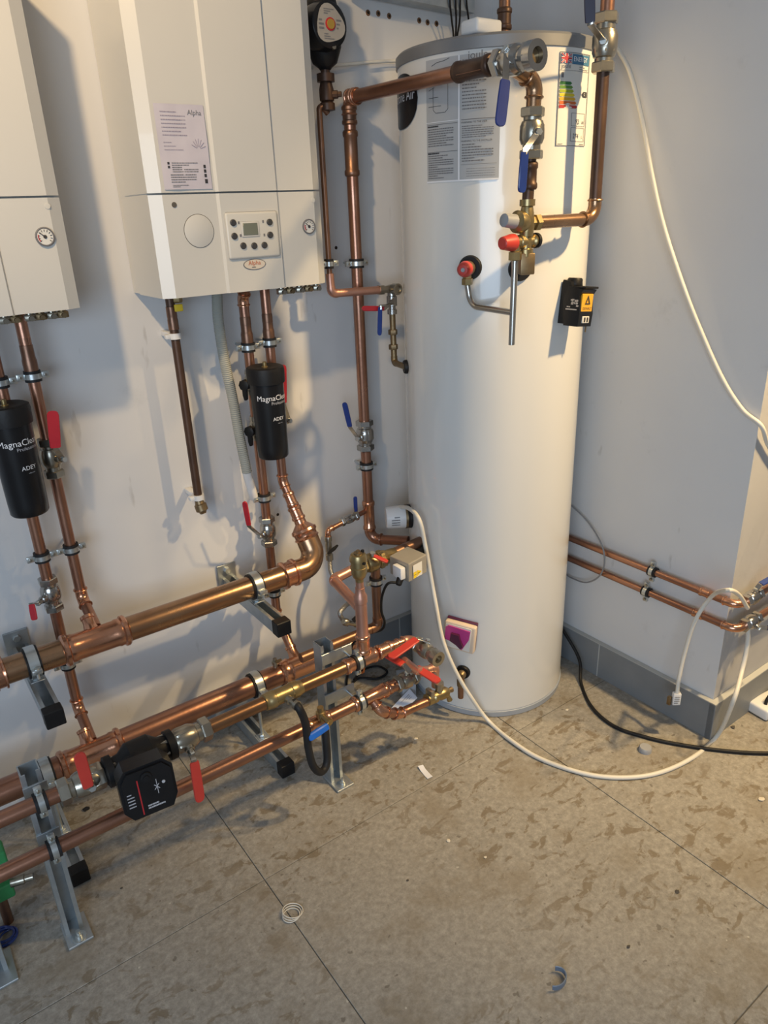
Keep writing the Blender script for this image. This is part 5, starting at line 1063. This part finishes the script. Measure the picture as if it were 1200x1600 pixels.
# ================================================================== ODDMENTS ON THE FLOOR
q = W(1008, 1173, z=0); tag(MB().lathe(q, UPD, [(0, .020), (.012, .020), (.016, .017), (.016, .001)], 20).build('plastic_cap', 'grey_cap'), 'round grey plastic cap lying on the floor near the corner', 'cap')
def sheet(pts, th, name, m, label, cat='paper'):
    pts = [V(p) for p in pts]; n = (pts[1]-pts[0]).cross(pts[2]-pts[1]).normalized()
    mb = MB(); mb.add([p for p in pts]+[p+n*th for p in pts], [(3, 2, 1, 0), (4, 5, 6, 7)]+[(k, (k+1) % 4, 4+(k+1) % 4, 4+k) for k in range(4)]); o = mb.build(name, m, None, False); return tag(o, label, cat)
st_ = MB().strap([W(657, 1196, z=.006), W(661, 1203, z=.002), W(667, 1210, z=.001), W(672, 1215, z=.004)], (1, .3, 0), .018, .0012).build('paper_strip', 'paper_white'); tag(st_, 'small curled white paper strip on the open floor', 'paper')
pr_ = thing('instruction_leaflet', 'folded white leaflet leaning on the floor behind the end valves', 'leaflet', W(625, 1108, z=0))
la, lb_, lc, ld = W(606, 1112, z=.002), W(622, 1118, z=.002), W(652, 1090, z=.045), W(640, 1076, z=.050)
m = MB().add([la, lb_, lc, ld, la-UPD*.002, lb_-UPD*.002, lc-UPD*.002, ld-UPD*.002], [(0, 1, 2, 3), (7, 6, 5, 4), (0, 4, 5, 1), (1, 5, 6, 2), (2, 6, 7, 3), (3, 7, 4, 0)]); m.build('leaf', 'paper_cool', pr_, False)
m = MB(); fl_ = lambda u, v: la.lerp(ld, u).lerp(lb_.lerp(lc, u), v)+UPD*.001; printed(m, fl_, .35, .25, .9, .85, 4, 3, h=.3); m.build('printed_lines', 'ink_soft', pr_, False)
bb = W(652, 1078, z=.0); tag(MB().box(bb+V((-.035, .02, .03)), (.05, .10, .06), ((.9, -.4, 0), (.4, .9, 0), (0, 0, 1)), .003).build('cardboard_box', 'base_grey'), 'small pale blue-grey box on the floor against the cylinder foot', 'box')
q = W(868, 1530, z=.008); cb = MB()
arc = [q+V((math.cos(t)*.026, math.sin(t)*.020, .004)) for t in np.linspace(-2.6, .9, 12)]; cb.strap(arc, (0, 0, 1), .014, .003); tag(cb.build('metal_clip', 'clip_blue'), 'bent blue-grey metal clip lying at the front of the floor', 'clip')
q = W(455, 1430, z=.003); cb = MB()
for k in range(3): cb.ring(q+V((.004*k, .003*k, .002*k)), (0.1*k, .1, 1), .021+.002*k, .0013, 22, 6)
tag(cb.build('wire_coil', 'cable_white'), 'small coil of pale wire on the floor joint', 'wire')
q = W(12, 1465, z=.004); cb = MB()
for k in range(4): cb.ring(q+V((-.003*k, .002*k, .004*k)), (0.15*k-.2, .1, 1), .023+.003*(k % 2), .0028, 22, 6)
tag(cb.build('blue_coil', 'blue_grip'), 'blue coiled tubing offcut at the bottom left edge', 'coil')
q = W(6, 1262, z=.12); gv = thing('green_valve', 'green plastic valve body at the left edge behind the pipes', 'valve', (q.x, q.y, .1))
MB().box((q.x-.062, 1.62, .20), (.07, .05, .06), None, .006, 3).build('body', 'green', gv); MB().box((q.x-.062, 1.62, .11), (.06, .05, .045), None, .006, 3).build('lower_body', 'green', gv); MB().lathe((q.x-.035, 1.60, .13), (1, -.3, 0), [(0, .012), (.03, .012), (.032, .009), (.05, .009)], 10).build('spigot', 'nickel', gv)
MB().lathe((q.x-.064, 1.62, .0), UPD, [(0, .012), (.1, .012)], 10).build('tail', 'copper_brown', gv)
r_ = random.Random(11)
bits = [((1058, 1394), 'dirt_dark', 'dark crumb of dirt on the right of the floor', .006), ((637, 1376), 'dirt_dark', 'dark speck near the middle of the floor', .004), ((982, 1480), 'dirt_dark', 'dark chip on the lower right floor', .005), ((701, 1314), 'chip_pale', 'pale plaster chip on the middle of the floor', .006), ((758, 1340), 'chip_pale', 'small pale chip in the middle of the floor', .004), ((1145, 1137), 'dirt_dark', 'dark curl of debris below the corner', .008), ((1190, 1250), 'chip_pale', 'pale debris at the right edge of the floor', .009), ((886, 1110), 'chip_pale', 'pale plaster crumb by the cylinder foot', .006), ((650, 1155), 'chip_pale', 'white crumb below the copper bypass', .006), ((1060, 1165), 'chip_pale', 'tiny pale crumb beside the black cable', .004), ((190, 1388), 'dirt_dark', 'dark crumb near the left post', .004), ((135, 1265), 'rubber', 'black offcut behind the pump', .010)]
for (px, py), mm, lb, s in bits:
    p = W(px, py, z=0); bm = bmesh.new(); bmesh.ops.create_icosphere(bm, subdivisions=1, radius=1)
    mb = MB(); bm.verts.index_update(); mb.add([p+V((q.co.x*s*r_.uniform(.7, 1.5), q.co.y*s*r_.uniform(.6, 1.2), (q.co.z+1)*s*.35*r_.uniform(.8, 1.1))) for q in bm.verts], [[q.index for q in f.verts] for f in bm.faces]); bm.free()
    tag(mb.build('debris_crumb', mm, None, False), lb, 'debris', 'crumbs on the floor')
